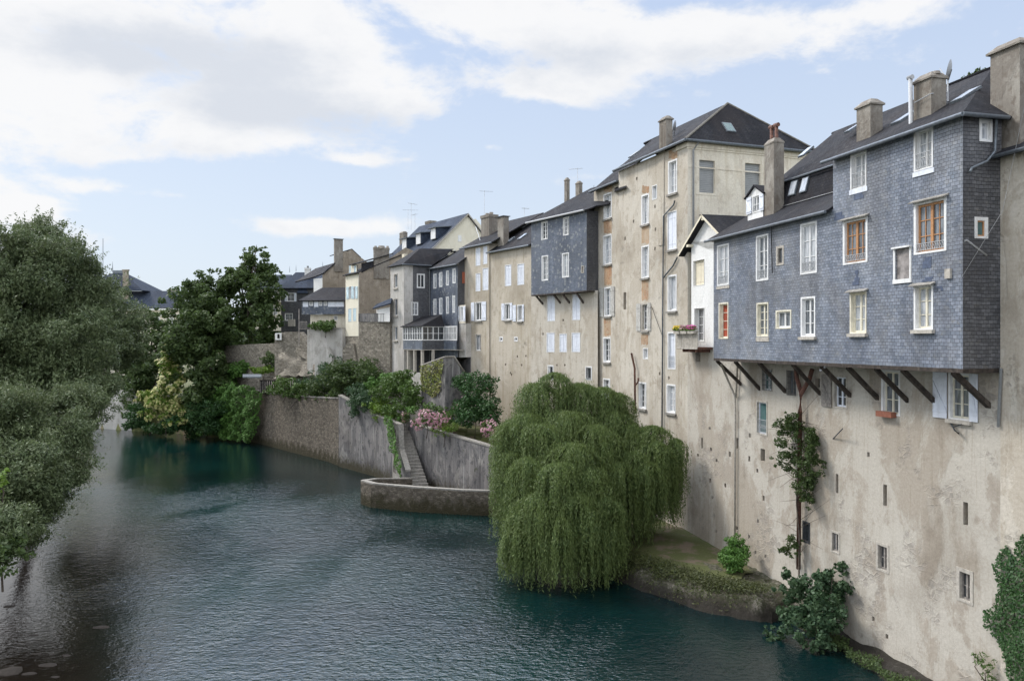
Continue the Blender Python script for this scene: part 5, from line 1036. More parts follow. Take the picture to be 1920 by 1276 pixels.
chimney(MN, mp, -1.8, 230, 240, 241, 505, 560, 'flat', 'plaster_dark', over=.1); chimney(MN, mp, -3.8, 318, 330, 331, 541, 556, 'flat', 'stone_trim', over=.2)
q = MB(); q.tube([P(193, 510, 161), P(193, 447, 161)], .07, 5); q.tube([P(211, 510, 161), P(211, 490, 161)], .12, 5, r2=.02); q.build('mast', 'zinc', MN)

# ------------------------------------------------------------------ garden walls along the water
def gwall(name, label, pts, th, mat, cat='wall', cope=True, group=None, zb_=-1.2, cmat='coping', ch=.12):
    """pts: plan points with top heights (x,y,z); wall thickness th to the right-hand (land) side"""
    pts = [V(*p) for p in pts]; c = sum(pts, V(0, 0, 0))/len(pts); r = thing(name, V(c.x, c.y, 0), label, cat, group); ns = []
    for i in range(len(pts)-1): d = pts[i+1]-pts[i]; d.z = 0; d.normalize(); ns.append(V(-d.y, d.x, 0))
    off = []
    for i in range(len(pts)):
        a = ns[max(i-1, 0)]; b = ns[min(i, len(ns)-1)]; k = (a+b).normalized(); off.append(k/max(.5, k.dot(b)))
    m = MB(); q = MB()
    for i in range(len(pts)-1):
        a, b = pts[i], pts[i+1]; A_, B_ = a+off[i]*th, b+off[i+1]*th; za = zb_ if not isinstance(zb_, (list, tuple)) else zb_[i]; zc = za if not isinstance(zb_, (list, tuple)) else zb_[i+1]
        k = max(1, int((b-a).length/1.2))
        lo = lambda p, z: V(p.x, p.y, z)
        m.poly([lo(a, za), lo(b, zc), b, a]); m.poly([lo(A_, za), lo(B_, zc), B_, A_]); m.poly([a, b, B_, A_])
        if i == 0: m.poly([lo(a, za), a, A_, lo(A_, za)])
        if i == len(pts)-2: m.poly([lo(b, zc), b, B_, lo(B_, zc)])
        if cope:
            e0, e1 = off[i]*.06, off[i+1]*.06; up = V(0, 0, ch); g_ = V(0, 0, .004)
            q.hexa([a-e0+g_, b-e1+g_, B_+e1+g_, A_+e0+g_, a-e0+up, b-e1+up, B_+e1+up, A_+e0+up])
    m.build('wall', mat, r)
    if cope: q.build('coping', cmat, r)
    return r
# order of points runs so that the land side is on the left of the direction of travel
T2z = [(640, 748), (655, 752), (705, 775), (738, 797)]
w1 = gwall('river_wall', 'brown stone river wall stained dark, right of the ivy-covered stretch', [(-18.0, 83.0, 6.95), (-19.6, 85.6, 6.8), (-26, 93.5, 6.5), (-32.4, 101.6, 6.6), (-38, 107, 6.0)][::-1], .6, 'stone_rubble')
w2 = gwall('river_wall', 'grey stained river wall with a pale left edge, left of the steps', [(-17.9, 82.6, 7.3), (-13.2, 76.6, 5.9), (-10.0, 70.8, 5.5), (-9.8, 70.0, 3.4), (-8.9, 67.3, 2.0)], .35, 'concrete_stained')
w3 = gwall('river_wall', 'grey concrete garden wall behind the steps and the pointed quay', [(-10.6, 74.4, 5.7), (-7.0, 68.9, 5.3), (-1.4, 60.95, 4.8), (1.2, 57.6, 4.6), (7, 58, 4.6)], .4, 'concrete_stained')
w3b = MB()
qy = thing('quay', V(-5, 63, 0), 'low pointed stone quay jutting into the river at the foot of the steps', 'quay')
m = MB(); tip = V(-12.0, 63.6, 1.8); outer = [V(-8.7, 66.6, 1.5), V(-11.2, 64.8, 1.75), V(-12.05, 63.7, 1.8), V(-11.0, 62.3, 1.8), V(-7.5, 60.7, 1.8), V(-3.5, 59.7, 1.75), V(-.6, 59.3, 1.75), V(1.5, 57.5, 1.7)]
cen = V(-5, 64.5, 0); inner = []
for p in outer: d = (cen-p); d.z = 0; d.normalize(); inner.append(p+d*.5)
cp = MB()
for i in range(len(outer)-1):
    a, b, A_, B_ = outer[i], outer[i+1], inner[i], inner[i+1]
    m.poly([(a.x, a.y, -1), (b.x, b.y, -1), b, a]); m.poly([(A_.x, A_.y, .3), (B_.x, B_.y, .3), B_, A_]); m.poly([a, b, B_, A_]); u = V(0, 0, .11); g_ = V(0, 0, .004); cp.hexa([a+g_, b+g_, B_+g_, A_+g_, a+u, b+u, B_+u, A_+u])
m.poly([(p.x, p.y, .5) for p in inner]+[(0, 60, .5), (-9, 73, .5)]); m.build('wall', 'stone_rubble', qy); cp.build('coping', 'coping', qy)
stp = thing('garden_steps', V(-8.5, 69, .5), 'narrow stone steps descending beside the grey wall to the pointed quay', 'steps')
m = MB(); ns_ = 20; a = V(-10.3, 73.0, 5.3); b = V(-7.6, 66.6, .55); dr = (b-a); dr2 = V(dr.x, dr.y, 0).normalized(); sd2 = V(-dr2.y, dr2.x, 0)*.75
for j in range(ns_):
    p0 = a+dr*(j/ns_); p1 = a+dr*((j+1)/ns_); z = p0.z; m.hexa([V(p0.x, p0.y, .2)-sd2, V(p1.x, p1.y, .2)-sd2, V(p1.x, p1.y, .2)+sd2, V(p0.x, p0.y, .2)+sd2, V(p0.x, p0.y, z)-sd2, V(p1.x, p1.y, z)-sd2, V(p1.x, p1.y, z)+sd2, V(p0.x, p0.y, z)+sd2])
m.build('step', 'coping', stp)
# pale far abutment left of the cream shrub, upper terrace walls, ruins
gwall('river_wall', 'pale far river wall partly hidden by the left willows', [(-62.5, 119, 5.6), (-57.2, 116.5, 6.0), (-54.2, 115.5, 5.8)], 1.2, 'plaster_grey', zb_=-1)
gwall('terrace_wall', 'long rubble terrace wall under the tall dark trees', [P(411, 690, 112), P(418, 648, 111), P(470, 645, 106), P(520, 643, 102)], .5, 'stone_upper', cope=False, zb_=4)
gwall('terrace_wall', 'low dark rubble wall below the ruined walls', [P(458, 702, 108), P(485, 704, 105), P(560, 712, 98), P(640, 712, 92)], .6, 'stone_upper', zb_=3.5)
gwall('terrace_wall', 'grey concrete-topped stone retaining wall under the white lean-to', [P(673, 603, 87.0), P(731, 603, 83.6)], .6, 'stone_upper', zb_=3.5, cmat='concrete_stained', ch=.9)
gwall('terrace_wall', 'pale rendered parapet wall left of the ivory house', [P(576, 617, 94), P(642, 616, 91)], .5, 'plaster_grey', zb_=3.5)
gwall('ruined_wall', 'broken rubble wall end below the ivory house', [P(642, 655, 89.6), P(652, 641, 89.2), P(662, 644, 88.8), P(668, 672, 88.4), P(672, 690, 88.2)], .8, 'stone_upper', cope=False, zb_=3.5)
gwall('ruined_wall', 'ruined stone wall with sloping broken top, below the blue slate house', [P(515, 626, 98.5), P(535, 622, 97.5), P(562, 622, 96.4), P(576, 640, 95.4), P(600, 668, 93.2)], .7, 'stone_upper', cope=False, zb_=3.5)
gwall('ruined_wall', 'whitish rendered wall stump amid the shrubs below the parapet', [P(590, 650, 92.0), P(612, 650, 91.2), P(622, 668, 90.8)], .4, 'plaster_grey', cope=False, zb_=3.5)
q = MB(); q.hexa([P(516, 637, 97.9), P(528, 637, 97.4), P(528, 637, 98.6), P(516, 637, 99), P(516, 624, 97.9), P(528, 624, 97.4), P(528, 624, 98.6), P(516, 624, 99)]); q.poly([P(520, 634, 97.7), P(524, 634, 97.5), P(524, 626, 97.5), P(520, 626, 97.7)], 1); t = q.build('niche_hut', ['render_white', 'dark_void']); t['label'] = 'small white hut with a dark opening on the ruined wall'; t['category'] = 'hut'
rb = loft('rubble_slope', [[P(520, 705, 97), P(560, 706, 94.5), P(600, 706, 92), P(640, 706, 89.5)], [P(522, 678, 98), P(560, 674, 95.5), P(598, 684, 93), P(640, 690, 90)], [P(530, 655, 99), P(565, 655, 96.5), P(600, 668, 94.5), P(640, 680, 92)]], 'stone_upper', 6, .25, 8); struct(rb)
# shed with wooden slats on terrace
sh = thing('garden_shed', P(520, 730, 96), 'low wooden-slatted garden shelter under the rubble terrace wall', 'shed')
q = MB(); 
for j in range(16): x = 489+j*4; Yr = 98.3-j*.35; q.tube([P(x, 736, Yr), P(x, 714, Yr)], .035, 4)
q.build('slats', 'grey_wood', sh); q = MB(); q.poly([P(487, 738, 99.5), P(550, 742, 95), P(550, 712, 95), P(487, 712, 99.5)]); q.build('dark_backing', 'dark_void', sh); q = MB(); q.slab([P(455, 706, 99), P(490, 706, 97.5), P(490, 701, 99.5), P(455, 701, 101)], .15); q.build('roof', 'zinc', sh)
# triangular buttress wall with climber
bt = thing('garden_wall', V(-7.5, 72, 4.8), 'steep triangular concrete garden wall below the veranda', 'wall')
TR = Pl((P(834, 0, 69.5).x, 69.5), (-.64, 1)); TS = TR.perp(0)
q = MB(); fr = [TR.px(834, 770), TR.px(834, 670), TR.px(790, 686), TR.px(790, 775)]; bk = [p-TR.n*2.6 for p in fr]; q.poly(fr); q.poly(bk)
q.poly([fr[1], fr[2], bk[2], bk[1]])
q.poly([TS.px(834, 770), TS.px(834, 670), TS.px(851, 669), TS.px(874, 704), TS.px(874, 780)]); q.poly([fr[2], fr[3], bk[3], bk[2]]); q.build('wall', 'concrete_stained', bt)
q = MB(); q.tube([TS.px(834, 669), TS.px(851, 668), TS.px(874, 703)], .10, 6); q.tube([TR.px(834, 669), TR.px(790, 685)], .08, 6); q.build('coping', 'coping', bt)
q = MB(); q.poly([TS.shift(-.3).px(870, 700), TS.shift(-.3).px(870, 790), TS.shift(-.3).px(800, 790), TS.shift(-.3).px(800, 740)])

# ------------------------------------------------------------------ plants
# left bank
def sprigs(mat, n_, leafsz, L=1.5):
    def go(r, pts, nr):
        c = pts.mean(0); i = RNG.integers(0, len(pts), n_); p = pts[i]; d = p-c; d /= np.linalg.norm(d, axis=1)[:, None]+1e-9; d = d*.8+np.array([0, 0, .55])+RNG.normal(0, .3, d.shape); d /= np.linalg.norm(d, axis=1)[:, None]
        t = np.linspace(0, 1, 18)[None, :, None]; ln = (L*RNG.uniform(.4, 1, n_))[:, None, None]; q = p[:, None, :]+d[:, None, :]*t*ln; q = q+RNG.normal(0, .06, q.shape); q[..., 2] -= (t[..., 0]**2)*.18*ln[..., 0]
        q = q.reshape(-1, 3); quads_obj('sprigs', leafmesh(q, np.tile([-.3, -.3, .6], (len(q), 1)), leafsz, .35, .8), mat, r)
    return go
tree('riverside_willow', 'tall silvery-green tree on the left bank, highest of the left trees', 'tree', (-36, 60, 1), [pc(72, 432, 60, 20, 22, 1.2), pc(118, 470, 60, 26, 30, 1.6), pc(30, 462, 60, 30, 26, 1.8), pc(160, 505, 60, 28, 24, 1.8), pc(60, 520, 58, 95, 90, 4), pc(-30, 560, 57, 110, 100, 4), pc(95, 450, 60, 48, 38, 2.2), pc(60, 455, 59, 50, 36, 2.2), pc(150, 560, 60, 62, 70, 3), pc(110, 640, 56, 95, 85, 4), pc(60, 730, 53, 90, 50, 3.5), pc(140, 700, 55, 60, 50, 3), pc(10, 660, 54, 110, 90, 4), pc(-90, 650, 54, 90, 120, 4), pc(20, 490, 58, 55, 45, 2.5)], 'leaf_silver', .23, 36, .5, 'willows on the left bank', .36, .7, sub=.36, extra=sprigs('leaf_silver', 2600, .2, 1.9))
tree('riverside_willow', 'rounded dark green tree behind the tall left one, over the far bend', 'tree', (-52, 80, 1), [pc(205, 590, 80, 62, 62, 4), pc(165, 560, 80, 45, 40, 3), pc(225, 650, 82, 42, 55, 3), pc(170, 680, 78, 60, 60, 4), pc(150, 740, 76, 60, 45, 3)], 'leaf_silver', .28, 26, .4, 'willows on the left bank', .42, .7, sub=.38, extra=sprigs('leaf_silver', 1200, .24, 2.0))
tree('riverside_willow', 'grey-green willow leaning low over the water at the left edge', 'tree', (-34, 45, 1), [pc(40, 800, 46, 110, 55, 3), pc(100, 850, 45, 66, 80, 2.4), pc(20, 900, 42, 90, 90, 3), pc(150, 765, 50, 62, 38, 2.4), pc(70, 930, 42, 60, 50, 2), pc(-20, 1000, 36, 70, 60, 2), pc(-60, 780, 44, 100, 90, 3), pc(180, 730, 54, 40, 28, 2), pc(60, 870, 45, 80, 70, 3), pc(110, 780, 48, 60, 50, 3), pc(10, 960, 40, 60, 60, 2.5), pc(40, 1000, 40, 40, 40, 1.6), pc(90, 900, 43, 50, 50, 2)], 'leaf_silver', .18, 50, .4, 'willows on the left bank', .36, .7, sub=.38, extra=sprigs('leaf_silver', 2600, .16, 1.4))
shrub('bank_bush', 'small bright green bush at the left edge above the dark water', 'bush', [pc(2, 895, 38, 16, 14), pc(-10, 910, 38, 16, 14)], 'leaf_bright', .2, 14)
shrub('bank_bush', 'dark bush low on the left bank below the leaning willow', 'bush', [pc(5, 1025, 35, 40, 38), pc(-30, 1060, 33, 50, 40)], 'leaf_dark', .2, 20)
# far bank mass
tree('broadleaf_tree', 'tallest dark tree on the terrace with an uneven top against the sky', 'tree', P(470, 660, 112), [pc(478, 478, 112, 24, 18, 2), pc(508, 520, 111, 18, 18, 1.5), pc(440, 515, 112, 22, 16, 2), pc(478, 505, 112, 42, 36, 3), pc(450, 530, 112, 40, 38, 3), pc(495, 545, 110, 34, 42, 3), pc(465, 580, 110, 56, 46, 4), pc(500, 605, 108, 28, 36, 2.5), pc(440, 615, 110, 50, 36, 3)], 'leaf_dark', .48, 6, .4, 'dark trees on the far bank', .6, sub=.28)
tree('broadleaf_tree', 'broad dark tree left of the tallest one, above the cream-flowering shrub', 'tree', P(380, 720, 110), [pc(392, 545, 112, 46, 32, 3), pc(362, 585, 111, 52, 48, 4), pc(400, 610, 109, 50, 50, 4), pc(355, 650, 108, 50, 56, 4), pc(395, 690, 106, 42, 50, 3), pc(378, 740, 105, 36, 44, 3)], 'leaf_dark', .46, 9, .4, 'dark trees on the far bank', .6)
tree('broadleaf_tree', 'thin-topped tree in front of the pale mansion', 'tree', P(290, 720, 120), [pc(285, 600, 122, 18, 22, 1.5), pc(300, 640, 120, 34, 34, 3), pc(270, 680, 118, 38, 46, 3), pc(310, 690, 116, 40, 40, 3), pc(255, 740, 116, 26, 46, 3), pc(245, 690, 124, 30, 40, 3)], 'leaf_dark', .46, 8, .3, 'dark trees on the far bank', .6)
def blossoms(mat, size, frac, name='blossom'):
    def go(r, pts, nr):
        k = RNG.random(len(pts)) < frac; p = pts[k]; c = p.mean(0); d = p-c; d /= np.linalg.norm(d, axis=1)[:, None]+1e-9; p = p+d*size*.8
        quads_obj(name, leafmesh(p, d+np.array([-.3, -.6, .5]), size, .9, .4), mat, r)
    return go
shrub('flowering_shrub', 'tall shrub covered with cream blossom at the water edge', 'shrub', [pc(313, 690, 106, 17, 30, 1.5), pc(320, 735, 106, 26, 32, 2), pc(295, 760, 105, 32, 28, 2), pc(325, 780, 105, 24, 28, 2), pc(275, 745, 106, 16, 18, 1.2), pc(309, 665, 106, 8, 12, .7)], 'leaf_bright', .35, 9, P(312, 812, 105), extra=blossoms('flower_cream', .40, .45), sub=.3)
shrub('bank_bush', 'dark bushes at the waterline under the cream-flowering shrub', 'bush', [pc(262, 785, 112, 24, 28, 2), pc(350, 790, 106, 40, 28, 2.5), pc(395, 775, 104, 34, 42, 3), pc(300, 800, 108, 30, 14, 2)], 'leaf_ivy', .32, 14)
shrub('bank_bush', 'light green bush sloping down left of the ivy-covered wall', 'bush', [pc(402, 750, 106, 22, 42, 2), pc(418, 715, 107, 24, 24, 2), pc(455, 692, 107, 30, 14, 2), pc(385, 790, 105, 20, 24, 2)], 'leaf_fresh', .3, 16)
IV = Pl((-32.0, 101.4), (-6, 5.5)); 
g1 = Pl((-32.2, 101.3), (-5.8, 5.5)); 
IVP = Pl((-31.2, 99.2), (-6.1, 5.0))
ivy_wall('ivy', 'sheet of bright green ivy hanging down the river wall', IVP, [(-.9, 6.5), (-.5, 5), (.2, 4.2), (-.2, 3), (.6, 1.6), (.9, .9), (1.8, .2), (3.1, .8), (3.8, .2), (6, .4), (7.8, .1), (9.2, 2), (8.4, 4), (9.5, 5.4), (8.6, 6.8), (6, 7.7), (4.6, 7.1), (2, 7.5), (.5, 6.9)], 'leaf_fresh', .26, 120, .1, 1.5)
# terrace plants
shrub('hedge_shrub', 'large dark round bushes at the foot of the retaining wall', 'bush', [pc(668, 700, 84, 44, 26, 3), pc(640, 710, 86, 40, 26, 3), pc(695, 705, 82, 22, 24, 2), pc(600, 725, 90, 36, 18, 2.5)], 'leaf_dark', .26, 14)
shrub('hedge_shrub', 'feathery blue-green shrub below the ruined wall', 'bush', [pc(622, 690, 89, 20, 26, 2), pc(610, 705, 90, 28, 22, 2), pc(590, 722, 92, 30, 16, 2)], 'leaf_bluegreen', .3, 13, asp=.3)
shrub('hedge_shrub', 'olive shrubs behind the slatted shelter', 'bush', [pc(530, 722, 94, 26, 14, 1.5), pc(560, 726, 92.5, 26, 15, 1.5), pc(515, 728, 95, 18, 12, 1.5)], 'leaf_mid', .26, 13)
shrub('hedge_shrub', 'bright lime bush on the terrace under the rubble wall', 'bush', [pc(494, 693, 101, 14, 7, 1), pc(480, 692, 102, 12, 6, 1), pc(508, 690, 101, 8, 6, 1)], 'leaf_bright', .26, 16)
shrub('hedge_shrub', 'dark flowering bush against the long terrace wall', 'bush', [pc(506, 678, 101.5, 14, 18, 1.2), pc(500, 668, 101.5, 10, 12, 1)], 'leaf_dark', .26, 14)
shrub('balcony_shrub', 'olive bush spilling over the pale parapet', 'bush', [pc(610, 610, 91.5, 22, 10, 1), pc(590, 612, 92.5, 12, 7, .8), pc(622, 606, 91.5, 10, 7, .8)], 'leaf_mid', .24, 16)
shrub('terrace_shrub', 'blue-green bush overhanging the left end of the grey river wall', 'bush', [pc(668, 752, 79.5, 22, 24, 1.6), pc(690, 752, 78, 26, 18, 1.6), pc(675, 735, 80.5, 24, 16, 1.6)], 'leaf_bluegreen', .22, 16)
shrub('terrace_shrub', 'broad mid-green tree-like shrub beside the triangular wall', 'bush', [pc(750, 728, 75, 34, 26, 2), pc(775, 745, 73, 22, 24, 1.5), pc(725, 735, 77, 28, 24, 2), pc(760, 705, 76, 20, 12, 1.4), pc(745, 765, 73.5, 30, 18, 1.2)], 'leaf_mid', .24, 15)
shrub('terrace_shrub', 'bright green spreading shrub over the top of the steps', 'bush', [pc(722, 768, 76, 28, 20, 1.4), pc(708, 755, 77, 22, 16, 1.4), pc(735, 780, 74, 14, 10, .8)], 'leaf_bright', .2, 16)
shrub('terrace_shrub', 'large round dark shrub with faint pink bloom against the beige house wall', 'bush', [pc(890, 745, 68, 42, 44, 2.2), pc(905, 720, 68, 26, 22, 1.6), pc(880, 780, 66.5, 30, 30, 1.6), pc(915, 775, 66, 22, 34, 1.4), pc(872, 720, 69, 22, 20, 1.4)], 'leaf_ivy', .2, 18, extra=blossoms('flower_pink', .09, .02))
shrub('hydrangea', 'pink hydrangea behind the middle of the grey garden wall', 'shrub', [pc(800, 785, 67.5, 20, 15, 1), pc(824, 787, 66.5, 18, 14, 1), pc(788, 790, 68, 14, 12, .8), pc(762, 780, 71, 8, 12, .6)], 'leaf_mid', .18, 14, extra=blossoms('flower_pink', .2, .42), group='pink hydrangeas on the terrace')
shrub('hydrangea', 'pink hydrangea at the right end of the garden wall beside the weeping willow', 'shrub', [pc(922, 806, 62.5, 14, 15, .9), pc(938, 814, 62, 10, 12, .8), pc(910, 798, 63.5, 8, 10, .6)], 'leaf_mid', .18, 14, extra=blossoms('flower_pink', .2, .40), group='pink hydrangeas on the terrace')
shrub('terrace_shrub', 'loose green growth spilling over the top of the brown river wall', 'bush', [pc(545, 738, 92.5, 18, 8, .7), pc(585, 741, 89.5, 20, 8, .7), pc(625, 744, 86.5, 18, 9, .7), pc(600, 748, 88, 8, 8, .4), pc(560, 745, 91, 7, 8, .4)], 'leaf_mid', .2, 22)
shrub('terrace_shrub', 'mixed bushes at the foot of the pale corner tower', 'bush', [pc(730, 712, 79, 22, 14, 1.4), pc(700, 722, 80.5, 20, 14, 1.4), pc(755, 718, 77.5, 16, 12, 1), pc(770, 770, 71.5, 14, 9, .8), pc(752, 785, 72.2, 12, 7, .6)], 'leaf_fresh', .2, 20)
shrub('terrace_shrub', 'low leafy growth between the hydrangea and the round dark shrub', 'bush', [pc(850, 782, 68, 14, 12, 1), pc(835, 775, 69.5, 14, 12, 1), pc(862, 765, 69.5, 14, 16, 1), pc(800, 765, 70, 20, 10, 1)], 'leaf_mid', .2, 20)
shrub('fern_clump', 'fresh green clump spilling over the wall between the hydrangea and the round shrub', 'bush', [pc(832, 803, 66, 18, 12, .9), pc(815, 808, 66.6, 9, 10, .5), pc(848, 800, 66, 14, 10, .9)], 'leaf_bright', .16, 18, asp=.3)
ivy_wall('climber', 'yellow-green climber over the triangular garden wall', TR, [(TR.s_(834), TR.z_(834, 672)), (TR.s_(830), TR.z_(830, 730)), (TR.s_(815), TR.z_(815, 745)), (TR.s_(792), TR.z_(792, 730)), (TR.s_(790), TR.z_(790, 686))], 'leaf_yellowgreen', .2, 80, .05, .2, 'climber')
SPn = Pl((-9.3, 68.6), (-.42, 1)); ivy_wall('climber', 'trail of green creeper down the stair parapet', Pl((-9.1, 67.2), (-.35, 1)), [(-.2, 2.6), (-.2, 1.3), (2.2, 2.6), (5.8, 4.2), (6.6, 6.2), (3.6, 6.2), (2.4, 4.4)], 'leaf_fresh', .18, 110, .15, .45, 'climber')
# near right
shrub('round_bush', 'round bright green bush growing at the foot of the near wall', 'bush', [pc(1376, 1040, 41.0, 22, 28, .7), pc(1368, 1050, 40.8, 20, 20, .6), pc(1385, 1028, 41.2, 18, 22, .6)], 'leaf_fresh', .12, 90, sub=.5)
shrub('fig_tree', 'large-leaved fig bush rooted at the waterline under the near wall', 'bush', [pc(1520, 1110, 35.2, 44, 34, 1.0), pc(1560, 1090, 34.8, 30, 30, .8), pc(1480, 1100, 36, 24, 26, .7), pc(1550, 1150, 34, 44, 36, 1.0), pc(1490, 1160, 34.6, 34, 30, .8), pc(1450, 1190, 35, 22, 14, .5), pc(1590, 1100, 34.4, 16, 12, .5), pc(1580, 1065, 34.8, 14, 14, .4), pc(1530, 1190, 33.6, 34, 26, .8), pc(1475, 1075, 36, 10, 10, .3)], 'leaf_bluegreen', .16, 56, P(1540, 1220, 33.8), asp=.7, sub=.36)
vp = PL_.shift(.45)
def vc(x, y, rx, ry, r=.35): p = vp.px(x, y); Y = p.y; return (p.x, p.y, p.z, rx*Y/F, r, ry*Y/F)
VT = MB()
for _ in range(34):
    x0_, y0_ = 1498+random.uniform(-3, 3), random.uniform(780, 1040); dx_ = random.choice((-1, -1, 1))*random.uniform(25, 62); p0_ = vp.shift(-.2).px(x0_, y0_); p2_ = vp.shift(random.uniform(-.35, .2)).px(x0_+dx_, y0_-random.uniform(-25, 45)); VT.tube([p0_, (p0_+p2_)/2+V(0, 0, random.uniform(-.15, .1)), p2_], .014, 4, r2=.005)
vine = shrub('climbing_vine', 'dark twiggy vine clinging to the rusty pipe halfway up the near wall', 'climber', [vc(1487, 825, 34, 38, .5), vc(1505, 880, 30, 44, .5), vc(1475, 860, 26, 24), vc(1525, 850, 22, 28), vc(1512, 925, 20, 24), vc(1470, 800, 20, 22), vc(1530, 880, 24, 18), vc(1490, 790, 20, 24), vc(1515, 820, 22, 30), vc(1490, 1020, 12, 24), vc(1475, 1030, 16, 10, .2)], 'leaf_dark', .11, 105, vp.px(1498, 1060), sub=.36, stem=.04, extra=lambda r, a_, b__: VT.build('twigs', 'bark', r))
iv = PL_.shift(.06)
def sz(L): return [(iv.s_(x), iv.z_(x, y)) for x, y in L]
ivy_wall('ivy', 'dense dark ivy climbing the wall in the lower right corner', iv, sz([(1925, 1000), (1912, 1010), (1902, 1045), (1890, 1020), (1878, 1030), (1868, 1060), (1874, 1105), (1862, 1140), (1846, 1145), (1852, 1175), (1872, 1200), (1890, 1240), (1905, 1300), (1990, 1500), (2100, 1400), (2100, 1000), (1990, 960)]), 'leaf_ivy', .095, 520, .03, .22)
shrub('bank_bush', 'sparse feathery plant at the wall foot left of the corner ivy', 'bush', [vc(1838, 1235, 12, 22, .3), vc(1858, 1255, 14, 20, .3), vc(1846, 1280, 22, 18, .4)], 'leaf_mid', .13, 30, vp.px(1850, 1300), sub=.3, asp=.3)
# low growth on the ledge
k = 15000; a = RNG.uniform(0, 1, k); row = np.array([[5.2, 46.2, 1.15], [7.4, 42.6, 1.15], [9.5, 39.5, 1.2], [11.6, 38.1, 1.2]]); t_ = a*3; i_ = np.minimum(t_.astype(int), 2); fr_ = (t_-i_)[:, None]; base_ = row[i_]*(1-fr_)+row[i_+1]*fr_
pts = base_+np.stack([RNG.normal(0, .42, k)-.05+.25*np.sin(a*40), RNG.normal(0, .4, k), RNG.random(k)*.2-.06], 1); pts[:, 2] -= np.clip(-(pts[:, 0]-base_[:, 0]+.1)*1.0, 0, 1.2)
t = quads_obj('ground_cover', leafmesh(pts, np.tile([-.3, -.4, .8], (k, 1)), .12, .4, .7), 'leaf_moss', None, (8.5, 42, 1)); struct(t, 'stuff')
k = 5000; pts = np.stack([RNG.uniform(13.9, 14.9, k), RNG.uniform(27, 36, k), np.zeros(k)], 1); pts[:, 0] += (31-pts[:, 1])*.22; pts[:, 2] = .12+RNG.random(k)*.3; cl_ = np.sin(pts[:, 1]*3)+np.sin(pts[:, 0]*5+pts[:, 1]); pts = pts[cl_ > -.2]
t = quads_obj('moss_growth', leafmesh(pts, np.tile([-.3, -.4, .8], (len(pts), 1)), .12, .4, .7), 'leaf_dark', None, (14.5, 31, 0)); struct(t, 'stuff')
# far tree over the roof top right
tree('distant_tree', 'tip of a dark tree showing over the ridge by the big chimney', 'tree', P(1850, 300, 60), [pc(1832, 140, 60, 12, 10, 1), pc(1850, 145, 60, 22, 16, 1.5), pc(1818, 148, 60, 12, 8, .8)], 'leaf_dark', .3, 14, .2)

gx = np.concatenate([clump_pts([pc(x, 628+8*math.sin(x*.05), 190+20*math.sin(x), 34, 26, 6)], 3)[0] for x in range(60, 700, 40)])
t = quads_obj('distant_trees', leafmesh(gx, np.tile([0, -.5, .6], (len(gx), 1)), .9, .7, .8), 'leaf_dark', None, (-90, 190, 6)); struct(t, 'stuff')
# weeping willow
WL = thing('weeping_willow', V(5.6, 47.2, 1.1), 'large weeping willow trailing its curtain of branches into the river', 'tree')
DOMES = [(1040, 702, 50, 42, 200), (1010, 722, 50, 60, 230), (965, 790, 49, 52, 210), (1085, 722, 50.5, 60, 230), (1130, 730, 50, 50, 230), (1150, 770, 49.5, 62, 260), (1065, 775, 48, 80, 230), (985, 780, 48, 60, 230), (1020, 800, 46.5, 60, 240),
         (1110, 800, 47, 70, 230), (1180, 800, 48.5, 52, 210), (1225, 802, 48, 50, 190), (1268, 826, 47.5, 26, 165), (1225, 830, 47, 46, 160), (1070, 835, 45, 70, 230), (960, 850, 46.5, 38, 220), (990, 862, 44.5, 46, 240), (1050, 872, 43, 56, 235),
         (1105, 880, 44, 60, 210), (1135, 936, 42.8, 42, 160), (1085, 930, 42.2, 56, 175), (1010, 930, 42.6, 56, 165), (975, 960, 43.5, 36, 135), (1050, 965, 41.8, 55, 145), (1250, 840, 47.2, 30, 150), (1205, 815, 48, 44, 190), (1160, 740, 50, 36, 220), (1000, 760, 49.5, 40, 230), (965, 1000, 42.5, 30, 90), (1135, 980, 42.6, 40, 120), (950, 800, 47.5, 34, 180), (1190, 850, 46.5, 42, 190), (1160, 870, 45.5, 44, 210), (1215, 870, 46, 40, 130)]
QL = []; brm = MB(); tr0 = V(5.6, 47.2, 1.1)
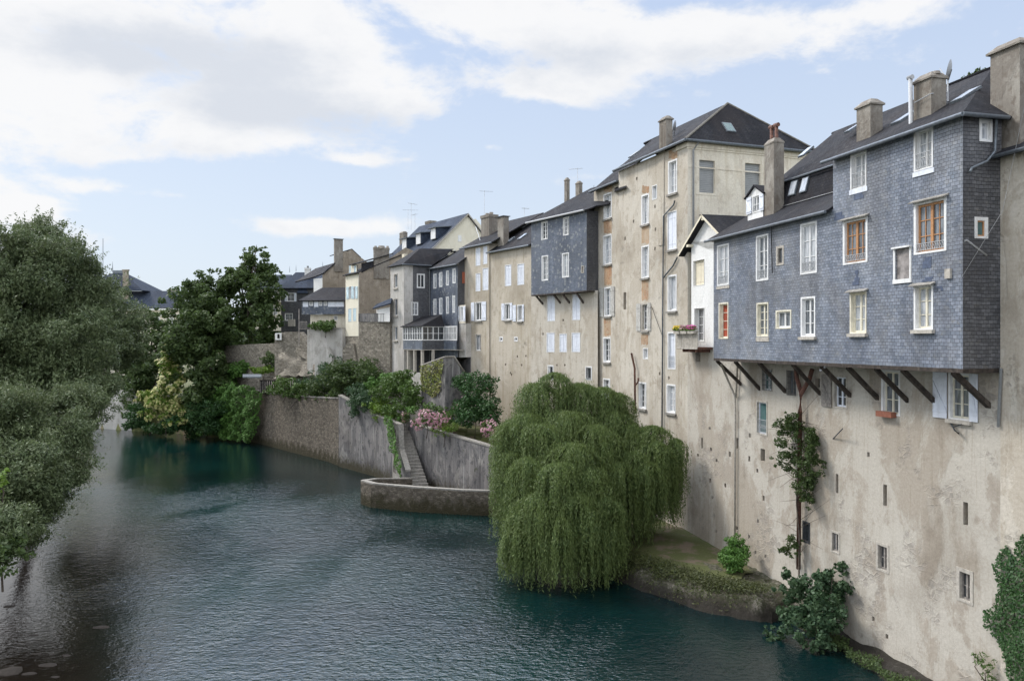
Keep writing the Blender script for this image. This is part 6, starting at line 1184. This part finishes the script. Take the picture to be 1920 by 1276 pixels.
for (dxp, dyp, Yd, rp, hp_) in DOMES:
    top_ = P(dxp, dyp, Yd); R = rp*Yd/F; hang = hp_*Yd/F; ns = int(90+125*R); bth = RNG.uniform(0, 2*math.pi, 13+int(3*R)); brh = np.sqrt(RNG.uniform(.12, 1, len(bth))); bln = RNG.uniform(.55, 1.08, len(bth))
    brm.tube([tr0+V(0, 0, 2.5), (tr0+top_)/2+V(0, 0, 1.2), top_-V(0, 0, .15)], .12, 6, r2=.02)
    for i in range(ns):
        fr_s = RNG.random() < .34; bi = RNG.integers(len(bth)); th = bth[bi]+RNG.normal(0, .13)/max(.3, brh[bi]); rho = R*np.clip(brh[bi]*RNG.normal(1.0, .09), .05, 1.15); hh_ = R*.6*(rho/R)**2; Lg = hang*(bln[bi]*RNG.uniform(.72, 1.0))-hh_
        if fr_s: th = RNG.uniform(0, 2*math.pi); rho = math.sqrt(RNG.uniform(.02, 1))*R*RNG.uniform(.8, 1.1); hh_ = R*.6*(rho/R)**2; Lg = hang*RNG.uniform(.5, .95)-hh_
        Lg = max(.5, min(Lg, top_.z-hh_-.03-RNG.random()*.35)); sp_ = .085; k = int((rho*.9+Lg)/sp_); t = np.linspace(0, 1, k); arc = rho*.9/(rho*.9+Lg)
        u = np.clip(t/arc, 0, 1); w = np.clip((t-arc)/(1-arc), 0, 1); sw = RNG.normal(0, .12, 2)
        jz = RNG.normal(0, .10*R)-.12*R*RNG.random()**3
        x = top_.x+math.cos(th)*(rho*u+sw[0]*w+.05*np.sin(w*9+th)); y = top_.y+math.sin(th)*(rho*u)+sw[1]*w; z = np.maximum(top_.z+jz*u-hh_*u**2-Lg*w+.03, .02)
        pts = np.stack([x, y, z], 1); pts += RNG.normal(0, .035, pts.shape)
        nr = np.tile([math.cos(th), math.sin(th)-.3, .3], (k, 1)); QL.append(leafmesh(pts, nr, .18, .22, .8, 1.0))
quads_obj('foliage', QL, 'leaf_willow', WL)
brm.tube([tr0-V(0, 0, .5), tr0+V(.1, 0, 1.5), tr0+V(0, 0, 3.2)], .45, 12, r2=.3); brm.build('trunk', 'bark', WL)

# stones in the shallows
def stone(px, py, r, lab):
    Yd = 13*F/(py-CY); c = P(px, py, Yd); m = MB(); bm_ = []
    nu, nv = 10, 7; ph = random.random()*6
    for j in range(nv):
        la = -math.pi/2+math.pi*j/(nv-1)
        for i in range(nu):
            lo_ = 2*math.pi*i/nu; rr = r*(1+.16*math.sin(lo_*2+ph)+.1*math.sin(lo_*3+ph*2+la)); m.v.append(V(c.x+rr*math.cos(la)*math.cos(lo_)*1.4, c.y+rr*math.cos(la)*math.sin(lo_), r*.30*math.sin(la)-r*.10))
    for j in range(nv-1):
        for i in range(nu): m.f.append([j*nu+i, j*nu+(i+1) % nu, (j+1)*nu+(i+1) % nu, (j+1)*nu+i]); m.m.append(0); m.sm.append(True)
    o = m.build('river_stone', 'river_stone'); o['label'] = lab; o['category'] = 'stone'; o['group'] = 'stones in the shallows'
stone(190, 1175, .26, 'single dark stone farthest out from the left shore, set apart from the rest')
stone(63, 1190, .15, 'small pale stone lying alone above the cluster of river stones')
stone(18, 1258, .45, 'largest pale flat stone in the bottom left corner')
stone(90, 1246, .26, 'flat grey stone at the right of the corner cluster')
for (x, y, r) in ((16, 1136, .2), (112, 1250, .13), (125, 1228, .15), (30, 1225, .16), (55, 1262, .2), (8, 1240, .16), (70, 1225, .12), (45, 1208, .10), (104, 1268, .13), (22, 1205, .12))[::2]: stone(x, y, r, 'small dark half-submerged stone in the lower left shallows')
